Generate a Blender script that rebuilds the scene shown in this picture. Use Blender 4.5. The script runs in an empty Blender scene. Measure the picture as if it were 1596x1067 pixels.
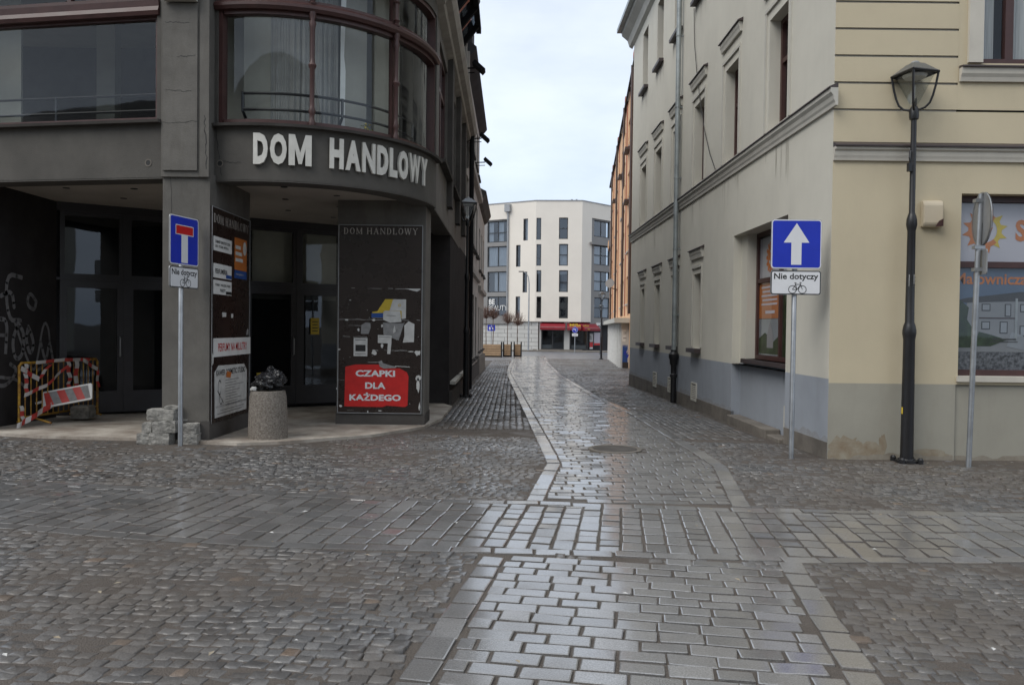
import bpy, bmesh, math, random
import numpy as np
from mathutils import Matrix, Vector, noise as mnoise
random.seed(7); RNG = np.random.default_rng(11)
SC = bpy.context.scene
COL = SC.collection
R = math.radians

# ------------------------------------------------------------------ camera, sky, sun, exposure
cam_d = bpy.data.cameras.new('camera'); cam = bpy.data.objects.new('camera', cam_d); COL.objects.link(cam)
cam_d.sensor_width = 36.0; cam_d.lens = 27.56; cam_d.clip_start = 0.1; cam_d.clip_end = 900
cam.matrix_world = Matrix.Translation((0, 0, 1.58)) @ Matrix.Rotation(R(90 - 1.083), 4, 'X') @ Matrix.Rotation(R(0.69), 4, 'Z')
SC.camera = cam
SUN_EL, SUN_AZ = 50, 232        # azimuth clockwise from +Y
world = bpy.data.worlds.new('World'); SC.world = world; world.use_nodes = True
nt = world.node_tree; nt.nodes.clear()
N = nt.nodes.new; L = nt.links.new
out = N('ShaderNodeOutputWorld'); bg1 = N('ShaderNodeBackground'); bg2 = N('ShaderNodeBackground'); mixs = N('ShaderNodeMixShader')
sky = N('ShaderNodeTexSky'); sky.sky_type = 'NISHITA'; sky.sun_disc = False
sky.sun_elevation = R(SUN_EL); sky.sun_rotation = R(SUN_AZ); sky.air_density = 1.0; sky.dust_density = 2.0
L(sky.outputs[0], bg1.inputs[0]); bg1.inputs[1].default_value = 0.12
tc = N('ShaderNodeTexCoord'); mp = N('ShaderNodeMapping'); mp.inputs['Scale'].default_value = (1.0, 1.0, 2.6)
nz = N('ShaderNodeTexNoise'); nz.inputs['Scale'].default_value = 2.1; nz.inputs['Detail'].default_value = 7; nz.inputs['Roughness'].default_value = .52
L(tc.outputs['Generated'], mp.inputs[0]); L(mp.outputs[0], nz.inputs['Vector'])
cr = N('ShaderNodeValToRGB'); L(nz.outputs[0], cr.inputs[0])
cr.color_ramp.elements[0].position = .36; cr.color_ramp.elements[0].color = (.62, .68, .75, 1)
cr.color_ramp.elements[1].position = .62; cr.color_ramp.elements[1].color = (.90, .94, 1.0, 1)
sx = N('ShaderNodeSeparateXYZ'); L(tc.outputs['Generated'], sx.inputs[0]); em = N('ShaderNodeMapRange'); em.inputs[1].default_value = .02; em.inputs[2].default_value = .55; L(sx.outputs[2], em.inputs[0])
gm = N('ShaderNodeMix'); gm.data_type = 'RGBA'; L(em.outputs[0], gm.inputs[0]); gm.inputs[6].default_value = (.80, .88, 1.0, 1); gm.inputs[7].default_value = (1, 1, 1, 1)
ml = N('ShaderNodeVectorMath'); ml.operation = 'MULTIPLY'; L(cr.outputs[0], ml.inputs[0]); L(gm.outputs[2], ml.inputs[1]); L(ml.outputs[0], bg2.inputs[0]); bg2.inputs[1].default_value = 0.97
mixs.inputs[0].default_value = .88
L(bg1.outputs[0], mixs.inputs[1]); L(bg2.outputs[0], mixs.inputs[2]); L(mixs.outputs[0], out.inputs[0])
sun_d = bpy.data.lights.new('sun', 'SUN'); sun_d.energy = 1.4; sun_d.angle = R(40); sun_d.color = (1, .96, .9)
sun = bpy.data.objects.new('sun', sun_d); COL.objects.link(sun)
_az, _el = R(SUN_AZ), R(SUN_EL)
sun.rotation_euler = Vector((math.sin(_az)*math.cos(_el), math.cos(_az)*math.cos(_el), math.sin(_el))).to_track_quat('Z', 'Y').to_euler()
SC.view_settings.view_transform = 'Standard'; SC.view_settings.look = 'None'
SC.view_settings.gamma = 1; SC.view_settings.use_curve_mapping = False
SC.view_settings.exposure = 0.42
SC.cycles.use_denoising = True
SC.cycles.max_bounces = 8; SC.cycles.transparent_max_bounces = 12; SC.cycles.caustics_reflective = False; SC.cycles.caustics_refractive = False

SLOPE = 0.0132
def gz(y): return -SLOPE*(y - 10) if y > 10 else 0.0

# ------------------------------------------------------------------ materials
def M(name, col, rough=.8, var=.18, scale=1.5, bump=.0, bscale=60, metal=0, spec=.5, col2=None, grime=0, gcol=(.05, .04, .03), rvar=0, stretch=None, coat=0):
    m = bpy.data.materials.new(name); m.use_nodes = True
    t = m.node_tree; b = t.nodes['Principled BSDF']
    n = lambda k: t.nodes.new(k); l = t.links.new
    b.inputs['Roughness'].default_value = rough; b.inputs['Metallic'].default_value = metal
    b.inputs['Specular IOR Level'].default_value = spec
    if coat: b.inputs['Coat Weight'].default_value = coat
    geo = n('ShaderNodeNewGeometry')
    pos = geo.outputs['Position']
    if stretch:
        mp_ = n('ShaderNodeMapping'); mp_.inputs['Scale'].default_value = stretch; l(pos, mp_.inputs[0]); pos = mp_.outputs[0]
    c2 = col2 or tuple(c*(1-var) for c in col)
    if var or col2:
        z = n('ShaderNodeTexNoise'); z.inputs['Scale'].default_value = scale; z.inputs['Detail'].default_value = 9; z.inputs['Roughness'].default_value = .62
        l(pos, z.inputs['Vector'])
        r = n('ShaderNodeValToRGB'); l(z.outputs[0], r.inputs[0])
        r.color_ramp.elements[0].position = .35; r.color_ramp.elements[0].color = (*c2, 1)
        r.color_ramp.elements[1].position = .65; r.color_ramp.elements[1].color = (*col, 1)
        cout = r.outputs[0]
        if grime:
            z2 = n('ShaderNodeTexNoise'); z2.inputs['Scale'].default_value = scale*2.7; z2.inputs['Detail'].default_value = 12; z2.inputs['Roughness'].default_value = .7
            mp2 = n('ShaderNodeMapping'); mp2.inputs['Scale'].default_value = (1, 1, .25); l(geo.outputs['Position'], mp2.inputs[0]); l(mp2.outputs[0], z2.inputs['Vector'])
            r2 = n('ShaderNodeMapRange'); r2.inputs[1].default_value = .5; r2.inputs[2].default_value = .78; r2.inputs[3].default_value = 0; r2.inputs[4].default_value = grime
            l(z2.outputs[0], r2.inputs[0])
            mx = n('ShaderNodeMix'); mx.data_type = 'RGBA'; l(r2.outputs[0], mx.inputs[0]); l(cout, mx.inputs[6]); mx.inputs[7].default_value = (*gcol, 1)
            cout = mx.outputs[2]
        l(cout, b.inputs['Base Color'])
        if rvar:
            r3 = n('ShaderNodeMapRange'); r3.inputs[3].default_value = rough - rvar; r3.inputs[4].default_value = rough + rvar
            l(z.outputs[0], r3.inputs[0]); l(r3.outputs[0], b.inputs['Roughness'])
    else:
        b.inputs['Base Color'].default_value = (*col, 1)
    if bump:
        z = n('ShaderNodeTexNoise'); z.inputs['Scale'].default_value = bscale; z.inputs['Detail'].default_value = 5
        l(geo.outputs['Position'], z.inputs['Vector'])
        bp = n('ShaderNodeBump'); bp.inputs['Strength'].default_value = bump; bp.inputs['Distance'].default_value = .02
        l(z.outputs[0], bp.inputs['Height']); l(bp.outputs[0], b.inputs['Normal'])
    return m

def glass(name, tint=(.92, .95, .95), base=.035, rough=.02):
    m = bpy.data.materials.new(name); m.use_nodes = True; t = m.node_tree; t.nodes.clear()
    n = lambda k: t.nodes.new(k); l = t.links.new
    o = n('ShaderNodeOutputMaterial'); mx = n('ShaderNodeMixShader'); tr = n('ShaderNodeBsdfTransparent'); gl = n('ShaderNodeBsdfGlossy')
    tr.inputs[0].default_value = (*tint, 1); gl.inputs['Roughness'].default_value = rough; gl.inputs[0].default_value = (.9, .95, 1, 1)
    g2_ = n('ShaderNodeNewGeometry'); dt = n('ShaderNodeVectorMath'); dt.operation = 'DOT_PRODUCT'; l(g2_.outputs['Incoming'], dt.inputs[0]); l(g2_.outputs['Normal'], dt.inputs[1])
    ab = n('ShaderNodeMath'); ab.operation = 'ABSOLUTE'; l(dt.outputs['Value'], ab.inputs[0]); iv = n('ShaderNodeMath'); iv.operation = 'SUBTRACT'; iv.inputs[0].default_value = 1; l(ab.outputs[0], iv.inputs[1])
    fr = n('ShaderNodeMath'); fr.operation = 'POWER'; l(iv.outputs[0], fr.inputs[0]); fr.inputs[1].default_value = 4.5
    ad = n('ShaderNodeMath'); ad.operation = 'ADD'; ad.use_clamp = True; ad.inputs[1].default_value = base
    nzz = n('ShaderNodeTexNoise'); nzz.inputs['Scale'].default_value = 1.3; geo = n('ShaderNodeNewGeometry'); l(geo.outputs['Position'], nzz.inputs['Vector'])
    bp = n('ShaderNodeBump'); bp.inputs['Strength'].default_value = .03; bp.inputs['Distance'].default_value = .05; l(nzz.outputs[0], bp.inputs['Height']); l(bp.outputs[0], gl.inputs['Normal'])
    l(fr.outputs[0], ad.inputs[0]); l(ad.outputs[0], mx.inputs[0]); l(tr.outputs[0], mx.inputs[1]); l(gl.outputs[0], mx.inputs[2]); l(mx.outputs[0], o.inputs[0])
    return m

def stone_mat(name, a, b_, rough, warm=(.16, .12, .09), dirt=.3, dcol=(.095, .078, .062), wet=.2, bump=.35, bscale=90, speck=.4, cior=1.5, coat=.8, crough=.2, cr=(.62, .36), spec=.5):
    """granite with a tone per stone (attribute 'tone'), a trodden-in film of mud in patches, and wet patches of low roughness"""
    m = bpy.data.materials.new(name); m.use_nodes = True
    t = m.node_tree; p = t.nodes['Principled BSDF']; n = lambda k: t.nodes.new(k); l = t.links.new
    geo = n('ShaderNodeNewGeometry'); at = n('ShaderNodeAttribute'); at.attribute_name = 'tone'
    r = n('ShaderNodeValToRGB'); l(at.outputs['Fac'], r.inputs[0]); e = r.color_ramp.elements
    e[0].position = 0; e[0].color = (*a, 1); e[1].position = .9; e[1].color = (*b_, 1)
    k = e.new(.93); k.color = (*warm, 1); k = e.new(1.0); k.color = (*[c*1.25 for c in warm], 1)
    sp = n('ShaderNodeTexNoise'); sp.inputs['Scale'].default_value = 130; sp.inputs['Detail'].default_value = 6; sp.inputs['Roughness'].default_value = .75; l(geo.outputs['Position'], sp.inputs['Vector'])
    mr = n('ShaderNodeMapRange'); mr.inputs[1].default_value = .3; mr.inputs[2].default_value = .7; mr.inputs[3].default_value = 1-speck; mr.inputs[4].default_value = 1+speck; l(sp.outputs[0], mr.inputs[0])
    vm = n('ShaderNodeVectorMath'); vm.operation = 'SCALE'; l(r.outputs[0], vm.inputs[0]); l(mr.outputs[0], vm.inputs['Scale'])
    z = n('ShaderNodeTexNoise'); z.inputs['Scale'].default_value = .55; z.inputs['Detail'].default_value = 8; z.inputs['Roughness'].default_value = .65; l(geo.outputs['Position'], z.inputs['Vector'])
    dr = n('ShaderNodeMapRange'); dr.inputs[1].default_value = .42; dr.inputs[2].default_value = .62; dr.inputs[3].default_value = 0; dr.inputs[4].default_value = dirt; l(z.outputs[0], dr.inputs[0])
    mx = n('ShaderNodeMix'); mx.data_type = 'RGBA'; l(dr.outputs[0], mx.inputs[0]); l(vm.outputs[0], mx.inputs[6]); mx.inputs[7].default_value = (*dcol, 1)
    l(mx.outputs[2], p.inputs['Base Color'])
    z2 = n('ShaderNodeTexNoise'); z2.inputs['Scale'].default_value = 2.3; z2.inputs['Detail'].default_value = 6; l(geo.outputs['Position'], z2.inputs['Vector'])
    rr = n('ShaderNodeMapRange'); rr.inputs[1].default_value = .3; rr.inputs[2].default_value = .7; rr.inputs[3].default_value = rough-wet; rr.inputs[4].default_value = rough+wet*.7; l(z2.outputs[0], rr.inputs[0])
    ad = n('ShaderNodeMath'); ad.operation = 'MULTIPLY_ADD'; ad.inputs[1].default_value = .35; l(dr.outputs[0], ad.inputs[0]); l(rr.outputs[0], ad.inputs[2]); l(ad.outputs[0], p.inputs['Roughness'])
    cw = n('ShaderNodeMapRange'); p.inputs['Specular IOR Level'].default_value = spec; cw.inputs[1].default_value = cr[0]; cw.inputs[2].default_value = cr[1]; cw.inputs[3].default_value = 0; cw.inputs[4].default_value = coat; l(z2.outputs[0], cw.inputs[0]); l(cw.outputs[0], p.inputs['Coat Weight']); p.inputs['Coat Roughness'].default_value = crough; p.inputs['Coat IOR'].default_value = cior
    bn = n('ShaderNodeTexNoise'); bn.inputs['Scale'].default_value = bscale; bn.inputs['Detail'].default_value = 4; l(geo.outputs['Position'], bn.inputs['Vector'])
    bp = n('ShaderNodeBump'); bp.inputs['Strength'].default_value = bump; bp.inputs['Distance'].default_value = .01; l(bn.outputs[0], bp.inputs['Height']); l(bp.outputs[0], p.inputs['Normal'])
    return m

MT = dict(
    joint=M('joint_dirt', (.10, .086, .072), .85, var=.45, scale=4, bump=.5, bscale=70),
    slab=stone_mat('granite_paver', (.125, .124, .122), (.215, .213, .211), .36, dirt=.4, wet=.12, bump=.4, coat=1.0, crough=.13, cr=(.95, .5), spec=.7, speck=.65, cior=2.3),
    sett=stone_mat('granite_sett', (.065, .064, .064), (.15, .147, .144), .44, dirt=.75, wet=.17, bump=.6, warm=(.135, .10, .075), bscale=60),
    concfloor=M('entrance_concrete', (.5, .46, .40), .7, col2=(.24, .2, .165), scale=1.8, bump=.15, bscale=40, grime=.6, gcol=(.12, .09, .07)),
    store=M('store_dark_render', (.098, .092, .082), .85, var=.28, scale=1.6, bump=.25, bscale=130, grime=.6, gcol=(.07, .064, .058)),
    storelight=M('store_smooth_render', (.145, .137, .123), .8, var=.3, scale=2, bump=.15, bscale=60, grime=.4),
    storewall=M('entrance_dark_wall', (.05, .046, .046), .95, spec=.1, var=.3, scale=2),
    soffit=M('soffit_panel', (.55, .51, .46), .8, var=.2, scale=.8, grime=.3, gcol=(.2, .17, .14)),
    oxred=M('oxblood_paint', (.07, .03, .027), .45, var=.3, scale=5, rvar=.1),
    brownboard=M('brown_enamel_board', (.028, .018, .015), .28, var=.3, scale=3, rvar=.1),
    blackmet=M('black_painted_metal', (.014, .014, .016), .38, var=.2, scale=8, rvar=.1),
    darkframe=M('dark_door_frame', (.032, .031, .036), .4, var=.2, scale=4),
    interior=M('dim_interior', (.14, .135, .13), .9, var=.5, scale=.7),  # low room light is put into the colour
    interior_dark=M('dark_interior', (.045, .045, .05), .9, var=.5, scale=.7),  # darkness of unlit rooms is put into the colour
    interior_pale=M('pale_interior', (.42, .41, .36), .9, var=.3, scale=.6),
    glass=glass('window_glass'),
    glass_dark=glass('dark_window_glass', (.35, .38, .4), .05),
    glass_end=glass('tinted_window_glass', (.6, .66, .72), .12),
    white=M('white_paint', (.78, .78, .76), .5, var=.12, scale=6),
    paper=M('white_paper', (.62, .62, .6), .8, var=.2, scale=9),
    greypaper=M('grey_paper', (.3, .3, .3), .8, var=.3, scale=14),
    letterw=M('aluminium_letter', (.66, .65, .6), .55, var=.15, scale=4, grime=.3, gcol=(.35, .33, .3)),
    goldprint=M('pale_print', (.5, .46, .42), .6, var=.2, scale=20),
    black=M('black_print', (.015, .015, .015), .6, var=0),
    grey=M('grey_print', (.2, .2, .2), .7, var=0),
    red=M('red_print', (.62, .022, .02), .45, var=.2, scale=6),
    dullred=M('dull_red_awning', (.24, .012, .022), .6, var=.2, scale=2),
    lampcap=M('sky_tinted_lamp_cap', (.17, .18, .19), .3, var=.2, scale=8, metal=.5),  # pale blue-grey includes the sky's reflection on the cap
    redsign=M('red_sign_film', (.55, .01, .012), .4, var=0),
    blue=M('blue_sign_film', (.012, .035, .48), .35, var=.1, scale=5),
    signwhite=M('white_sign_film', (.75, .76, .78), .38, var=.05, scale=5),
    orange=M('orange_print', (.55, .17, .035), .5, var=.1),
    yellow=M('yellow_print', (.62, .45, .04), .5, var=.15, scale=10),
    navy=M('navy_print', (.02, .08, .3), .5, var=.1),
    galv=M('galvanised_steel', (.42, .44, .46), .42, var=.25, scale=6, metal=.75, rvar=.1),
    alu=M('aluminium_back', (.36, .37, .38), .5, var=.2, scale=5, metal=.4),
    zinc=M('zinc_pipe', (.38, .42, .43), .5, var=.3, scale=3, metal=.5),
    greyrender=M('grey_render', (.62, .60, .525), .88, var=.09, scale=.9, bump=.12, bscale=90, grime=.3, gcol=(.44, .43, .38)),
    farpave=M('far_wet_paving', (.24, .25, .27), .32, col2=(.10, .105, .115), scale=3.5, bump=.5, bscale=14),
    mud=stone_mat('trodden_mud', (.098, .083, .07), (.11, .093, .078), .65, dirt=.6, dcol=(.064, .053, .045), wet=.2, bump=1.0, bscale=110, speck=.55, coat=.25, crough=.3, cr=(.5, .3), spec=.4),
    greytrim=M('grey_moulding', (.55, .535, .48), .85, var=.12, scale=2, grime=.2, gcol=(.2, .19, .17)),
    darkcap=M('dark_sheet_capping', (.06, .045, .045), .5, var=.2, scale=3),
    bluepaint=M('blue_grey_plinth_paint', (.33, .36, .405), .7, var=.12, scale=1.4, bump=.06, bscale=80, grime=.25, gcol=(.17, .17, .17)),
    plinth=M('stained_cement_plinth', (.2, .18, .155), .9, var=.4, scale=2.5, bump=.3, bscale=60, grime=.5, gcol=(.1, .085, .07)),
    cream=M('cream_render', (.585, .51, .36), .88, var=.07, scale=.9, bump=.10, bscale=90, grime=.28, gcol=(.45, .39, .28)),
    creamtrim=M('pale_grey_moulding', (.58, .55, .48), .85, var=.1, scale=2, grime=.2, gcol=(.25, .22, .2)),
    olivepaint=M('olive_grey_plinth_paint', (.35, .335, .28), .8, var=.12, scale=1.2, bump=.06, bscale=80, grime=.3, gcol=(.22, .19, .15)),
    streak=M('rain_streak_grey', (.50, .48, .415), .9, var=.15, scale=6),
    splash=M('splash_dirt', (.27, .275, .285), .9, col2=(.30, .32, .345), scale=9, bump=.2),
    splashdark=M('dark_splash_dirt', (.28, .255, .21), .9, col2=(.22, .19, .15), scale=9, bump=.2),
    stain=M('ochre_damp_stain', (.23, .175, .115), .9, col2=(.32, .29, .225), scale=5, bump=.2),
    stonegrey=M('grey_stone_facade', (.40, .375, .34), .85, var=.3, scale=1.5, grime=.4, gcol=(.12, .11, .1)),
    stonedark=M('dark_facade_trim', (.10, .093, .087), .95, spec=.1, var=.3, scale=2),
    roofmet=M('roof_metal', (.05, .05, .055), .85, spec=.15, var=.25, scale=2),
    endwhite=M('white_modern_render', (.80, .75, .67), .8, var=.06, scale=.4, grime=.08, gcol=(.6, .56, .5)),
    endgrey=M('grey_modern_render', (.26, .255, .25), .8, var=.1, scale=.5),
    endpale=M('pale_grey_cladding', (.52, .52, .5), .7, var=.1, scale=1),
    endframe=M('anthracite_frame', (.035, .038, .042), .45, var=.1),
    maskcurtain=M('grey_mask_curtain', (.36, .355, .34), .9, var=.3, scale=2),
    curtain=M('net_curtain', (.6, .61, .62), .9, var=.35, scale=5, stretch=(6, 6, .2)),
    tan=M('tan_render', (.74, .46, .26), .85, var=.08, scale=.6),
    blackmatte=M('matt_black_metal', (.018, .018, .02), .9, var=.2, scale=6, spec=.1),
    orangered=M('brick_red_render', (.42, .15, .09), .85, var=.12, scale=.6),
    brownpipe=M('brown_pipe', (.07, .045, .04), .5, var=.2, scale=4),
    kiosk=M('white_kiosk_sheet', (.60, .60, .58), .7, var=.12, scale=1.5, grime=.2, gcol=(.35, .33, .3)),
    granite=M('rough_granite_block', (.36, .35, .32), .85, col2=(.16, .155, .145), scale=9, bump=.9, bscale=30),
    aggregate=M('exposed_aggregate', (.31, .28, .245), .9, col2=(.13, .11, .09), scale=45, bump=.8, bscale=120, grime=.5, gcol=(.13, .11, .095)),
    bag=M('black_plastic_film', (.018, .018, .02), .22, var=.2, scale=8, bump=.5, bscale=28),
    yellowpaint=M('rusty_yellow_paint', (.5, .3, .03), .5, col2=(.2, .08, .03), scale=14),
    tapered=M('red_tape', (.55, .06, .05), .4, var=.2, scale=10),
    tapewhite=M('white_tape', (.6, .58, .56), .4, var=.2, scale=10),
    wood=M('larch_slat', (.48, .33, .2), .7, var=.3, scale=4),
    bark=M('young_bark', (.16, .11, .085), .9, var=.3, scale=20),
    twig=M('reddish_twig', (.2, .125, .10), .9, var=.3, scale=20),
    soil=M('soil', (.06, .045, .035), .9, var=.3, scale=20),
    lampglass=glass('lamp_diffuser', (.88, .9, .9), .10, .1),
    leaf=M('yellow_green_leaf', (.22, .24, .05), .6, var=.3, scale=30),
    photosky=M('printed_sky', (.10, .14, .215), .35, var=.2, scale=1.5),
    photogreen=M('printed_hedge', (.045, .07, .03), .35, var=.6, scale=9),
    photowall=M('printed_house_wall', (.25, .25, .265), .35, var=.15, scale=1.5),
    photodark=M('printed_dark', (.05, .045, .045), .35, var=.3, scale=6),
    photogravel=M('printed_gravel', (.2, .2, .22), .35, col2=(.03, .03, .035), scale=28),
    photopale=M('printed_paving', (.3, .31, .34), .35, var=.2, scale=4),
    bannerwhite=M('banner_pale_film', (.5, .47, .52), .35, var=.06, scale=1.5),
    graffiti=M('grey_spray_paint', (.24, .235, .24), .5, var=.3, scale=4),
    alarm=M('cream_plastic', (.58, .5, .37), .45, var=.05),
)

# ------------------------------------------------------------------ object helpers
WL = {}
def wl(o): return WL.get(o, Vector((0, 0, 0)))
def thing(name, label, cat, loc, group=None, kind=None):
    o = bpy.data.objects.new(name, None); COL.objects.link(o); o.location = loc; o.empty_display_size = .2
    o['label'] = label; o['category'] = cat
    if group: o['group'] = group
    if kind: o['kind'] = kind
    WL[o] = Vector(loc)
    return o
def tag(o, label, cat, group=None):
    o['label'] = label; o['category'] = cat
    if group: o['group'] = group
    return o

class Flat:
    """facade frame: s along the wall, d out of the wall, z up"""
    arc = False
    def __init__(f, o, u, n=None):
        f.o = Vector((o[0], o[1])); f.u = Vector(u).normalized(); f.n = Vector(n).normalized() if n else Vector((f.u.y, -f.u.x))
        f.z0 = o[2] if len(o) > 2 else 0
    def pt(f, s, d, z):
        p = f.o + f.u*s + f.n*d; return (p.x, p.y, z + f.z0)
class Arc:
    arc = True
    def __init__(f, c, r, a0): f.c = c; f.r = r; f.a0 = a0
    def pt(f, s, d, z):
        a = f.a0 + s/f.r; rr = f.r + d
        return (f.c[0] + rr*math.cos(a), f.c[1] + rr*math.sin(a), z)
class Tilt:
    """a free rectangle in space: s along u, z along v, d along normal"""
    arc = False
    def __init__(f, o, u, v):
        f.o = Vector(o); f.u = Vector(u).normalized(); f.v = Vector(v).normalized(); f.n = f.u.cross(f.v).normalized()
    def pt(f, s, d, z): return tuple(f.o + f.u*s + f.v*z + f.n*d)

class MB:
    def __init__(b): b.v = []; b.f = []; b.m = []; b.mats = []; b.sm = False
    def mi(b, mat):
        if mat not in b.mats: b.mats.append(mat)
        return b.mats.index(mat)
    def add(b, vs, fs, mat):
        k = len(b.v); i = b.mi(mat); b.v += [tuple(v) for v in vs]
        for f in fs: b.f.append([k + j for j in f]); b.m.append(i)
        return b
    def box(b, F, s0, s1, d0, d1, z0, z1, mat):
        n = max(1, int(math.ceil(abs(s1-s0)/.12))) if F.arc else 1
        vs = []; fs = []
        for i in range(n+1):
            s = s0 + (s1-s0)*i/n
            vs += [F.pt(s, d0, z0), F.pt(s, d1, z0), F.pt(s, d1, z1), F.pt(s, d0, z1)]
        for i in range(n):
            k = 4*i
            for j in range(4): fs.append((k+j, k+(j+1) % 4, k+4+(j+1) % 4, k+4+j))
        fs.append((3, 2, 1, 0)); k = 4*n; fs.append((k, k+1, k+2, k+3))
        return b.add(vs, fs, mat)
    def prof(b, F, s0, s1, pts, mat):
        """closed (d, z) profile swept along s"""
        n = max(1, int(math.ceil(abs(s1-s0)/.12))) if F.arc else 1; q = len(pts); vs = []; fs = []
        for i in range(n+1):
            s = s0 + (s1-s0)*i/n; vs += [F.pt(s, d, z) for d, z in pts]
        for i in range(n):
            for j in range(q): fs.append((q*i+j, q*i+(j+1) % q, q*i+q+(j+1) % q, q*i+q+j))
        fs.append(tuple(range(q))[::-1]); fs.append(tuple(q*n+j for j in range(q)))
        return b.add(vs, fs, mat)
    def quad(b, F, s0, s1, d, z0, z1, mat):
        n = max(1, int(math.ceil(abs(s1-s0)/.12))) if F.arc else 1; vs = []; fs = []
        for i in range(n+1):
            s = s0 + (s1-s0)*i/n; vs += [F.pt(s, d, z0), F.pt(s, d, z1)]
        for i in range(n): fs.append((2*i, 2*i+2, 2*i+3, 2*i+1))
        return b.add(vs, fs, mat)
    def poly(b, F, pts, d, mat, t=0):
        q = len(pts); vs = [F.pt(s, d, z) for s, z in pts]
        if not t: return b.add(vs, [tuple(range(q))], mat)
        vs += [F.pt(s, d+t, z) for s, z in pts]
        fs = [tuple(range(q, 2*q)), tuple(range(q))[::-1]] + [(i, (i+1) % q, q+(i+1) % q, q+i) for i in range(q)]
        return b.add(vs, fs, mat)
    def line(b, F, x0, y0, x1, y1, w, d, mat, t=0):
        l_ = math.hypot(x1-x0, y1-y0) or 1e-6; nx, ny = -(y1-y0)/l_*w/2, (x1-x0)/l_*w/2
        return b.poly(F, [(x0+nx, y0+ny), (x0-nx, y0-ny), (x1-nx, y1-ny), (x1+nx, y1+ny)], d, mat, t)
    def disc(b, F, cx, cy, r, d, mat, t=0, n=28, rz=None):
        rz = rz or r
        return b.poly(F, [(cx+r*math.cos(2*math.pi*i/n), cy+rz*math.sin(2*math.pi*i/n)) for i in range(n)], d, mat, t)
    def ring(b, F, cx, cy, r0, r1, d, mat, n=28, a0=0, a1=2*math.pi, sy=1):
        vs = []; fs = []
        for i in range(n+1):
            a = a0+(a1-a0)*i/n
            vs += [F.pt(cx+r0*math.cos(a), d, cy+r0*math.sin(a)*sy), F.pt(cx+r1*math.cos(a), d, cy+r1*math.sin(a)*sy)]
        for i in range(n): fs.append((2*i, 2*i+1, 2*i+3, 2*i+2))
        return b.add(vs, fs, mat)
    def tube(b, pts, r, mat, n=8, cap=True):
        """tube along points; r number or list"""
        pts = [Vector(p) for p in pts]; q = len(pts); rs = r if isinstance(r, (list, tuple)) else [r]*q; vs = []; fs = []
        up = None
        for i, p in enumerate(pts):
            t = (pts[min(i+1, q-1)] - pts[max(i-1, 0)])
            t = t.normalized() if t.length > 1e-9 else Vector((0, 0, 1))
            if up is None:
                up = Vector((0, 0, 1)) if abs(t.z) < .9 else Vector((1, 0, 0))
            x = t.cross(up).normalized(); y = x.cross(t).normalized(); up = y if y.length > .1 else up
            for j in range(n):
                a = 2*math.pi*j/n; vs.append(p + (x*math.cos(a) + y*math.sin(a))*rs[i])
        for i in range(q-1):
            for j in range(n): fs.append((n*i+j, n*i+(j+1) % n, n*i+n+(j+1) % n, n*i+n+j))
        if cap: fs.append(tuple(range(n))[::-1]); fs.append(tuple(n*(q-1)+j for j in range(n)))
        return b.add(vs, fs, mat)
    def lathe(b, c, prof, mat, n=24, rot=0):
        """prof (r, z) from bottom to top about the vertical through c"""
        vs = []; fs = []; q = len(prof)
        for r, z in prof:
            for j in range(n):
                a = 2*math.pi*j/n + rot; vs.append((c[0]+r*math.cos(a), c[1]+r*math.sin(a), c[2]+z))
        for i in range(q-1):
            for j in range(n): fs.append((n*i+j, n*i+(j+1) % n, n*i+n+(j+1) % n, n*i+n+j))
        fs.append(tuple(range(n))[::-1]); fs.append(tuple(n*(q-1)+j for j in range(n)))
        return b.add(vs, fs, mat)
    def wall(b, F, s0, s1, z0, z1, ops, mat, d=0, reveal=None):
        """front face at depth d with openings (s0,s1,z0,z1,depth) cut in, and their reveals"""
        ss = sorted({s0, s1} | {v for o in ops for v in (o[0], o[1]) if s0 < v < s1})
        zs = sorted({z0, z1} | {v for o in ops for v in (o[2], o[3]) if z0 < v < z1})
        for i in range(len(ss)-1):
            for j in range(len(zs)-1):
                cs, cz = (ss[i]+ss[i+1])/2, (zs[j]+zs[j+1])/2
                if any(o[0] < cs < o[1] and o[2] < cz < o[3] for o in ops): continue
                b.quad(F, ss[i], ss[i+1], d, zs[j], zs[j+1], mat)
        rm = reveal or mat
        for o in ops:
            a, c, e, g, dp = o[:5]
            a, c, e, g = max(a, s0), min(c, s1), max(e, z0), min(g, z1)
            for s in (a, c): b.add([F.pt(s, d, e), F.pt(s, d-dp, e), F.pt(s, d-dp, g), F.pt(s, d, g)], [(0, 1, 2, 3)], rm)
            n = max(1, int(math.ceil(abs(c-a)/.12))) if F.arc else 1
            for z in (e, g):
                for i in range(n):
                    x0, x1 = a+(c-a)*i/n, a+(c-a)*(i+1)/n
                    b.add([F.pt(x0, d, z), F.pt(x1, d, z), F.pt(x1, d-dp, z), F.pt(x0, d-dp, z)], [(0, 1, 2, 3)], rm)
        return b
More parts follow.
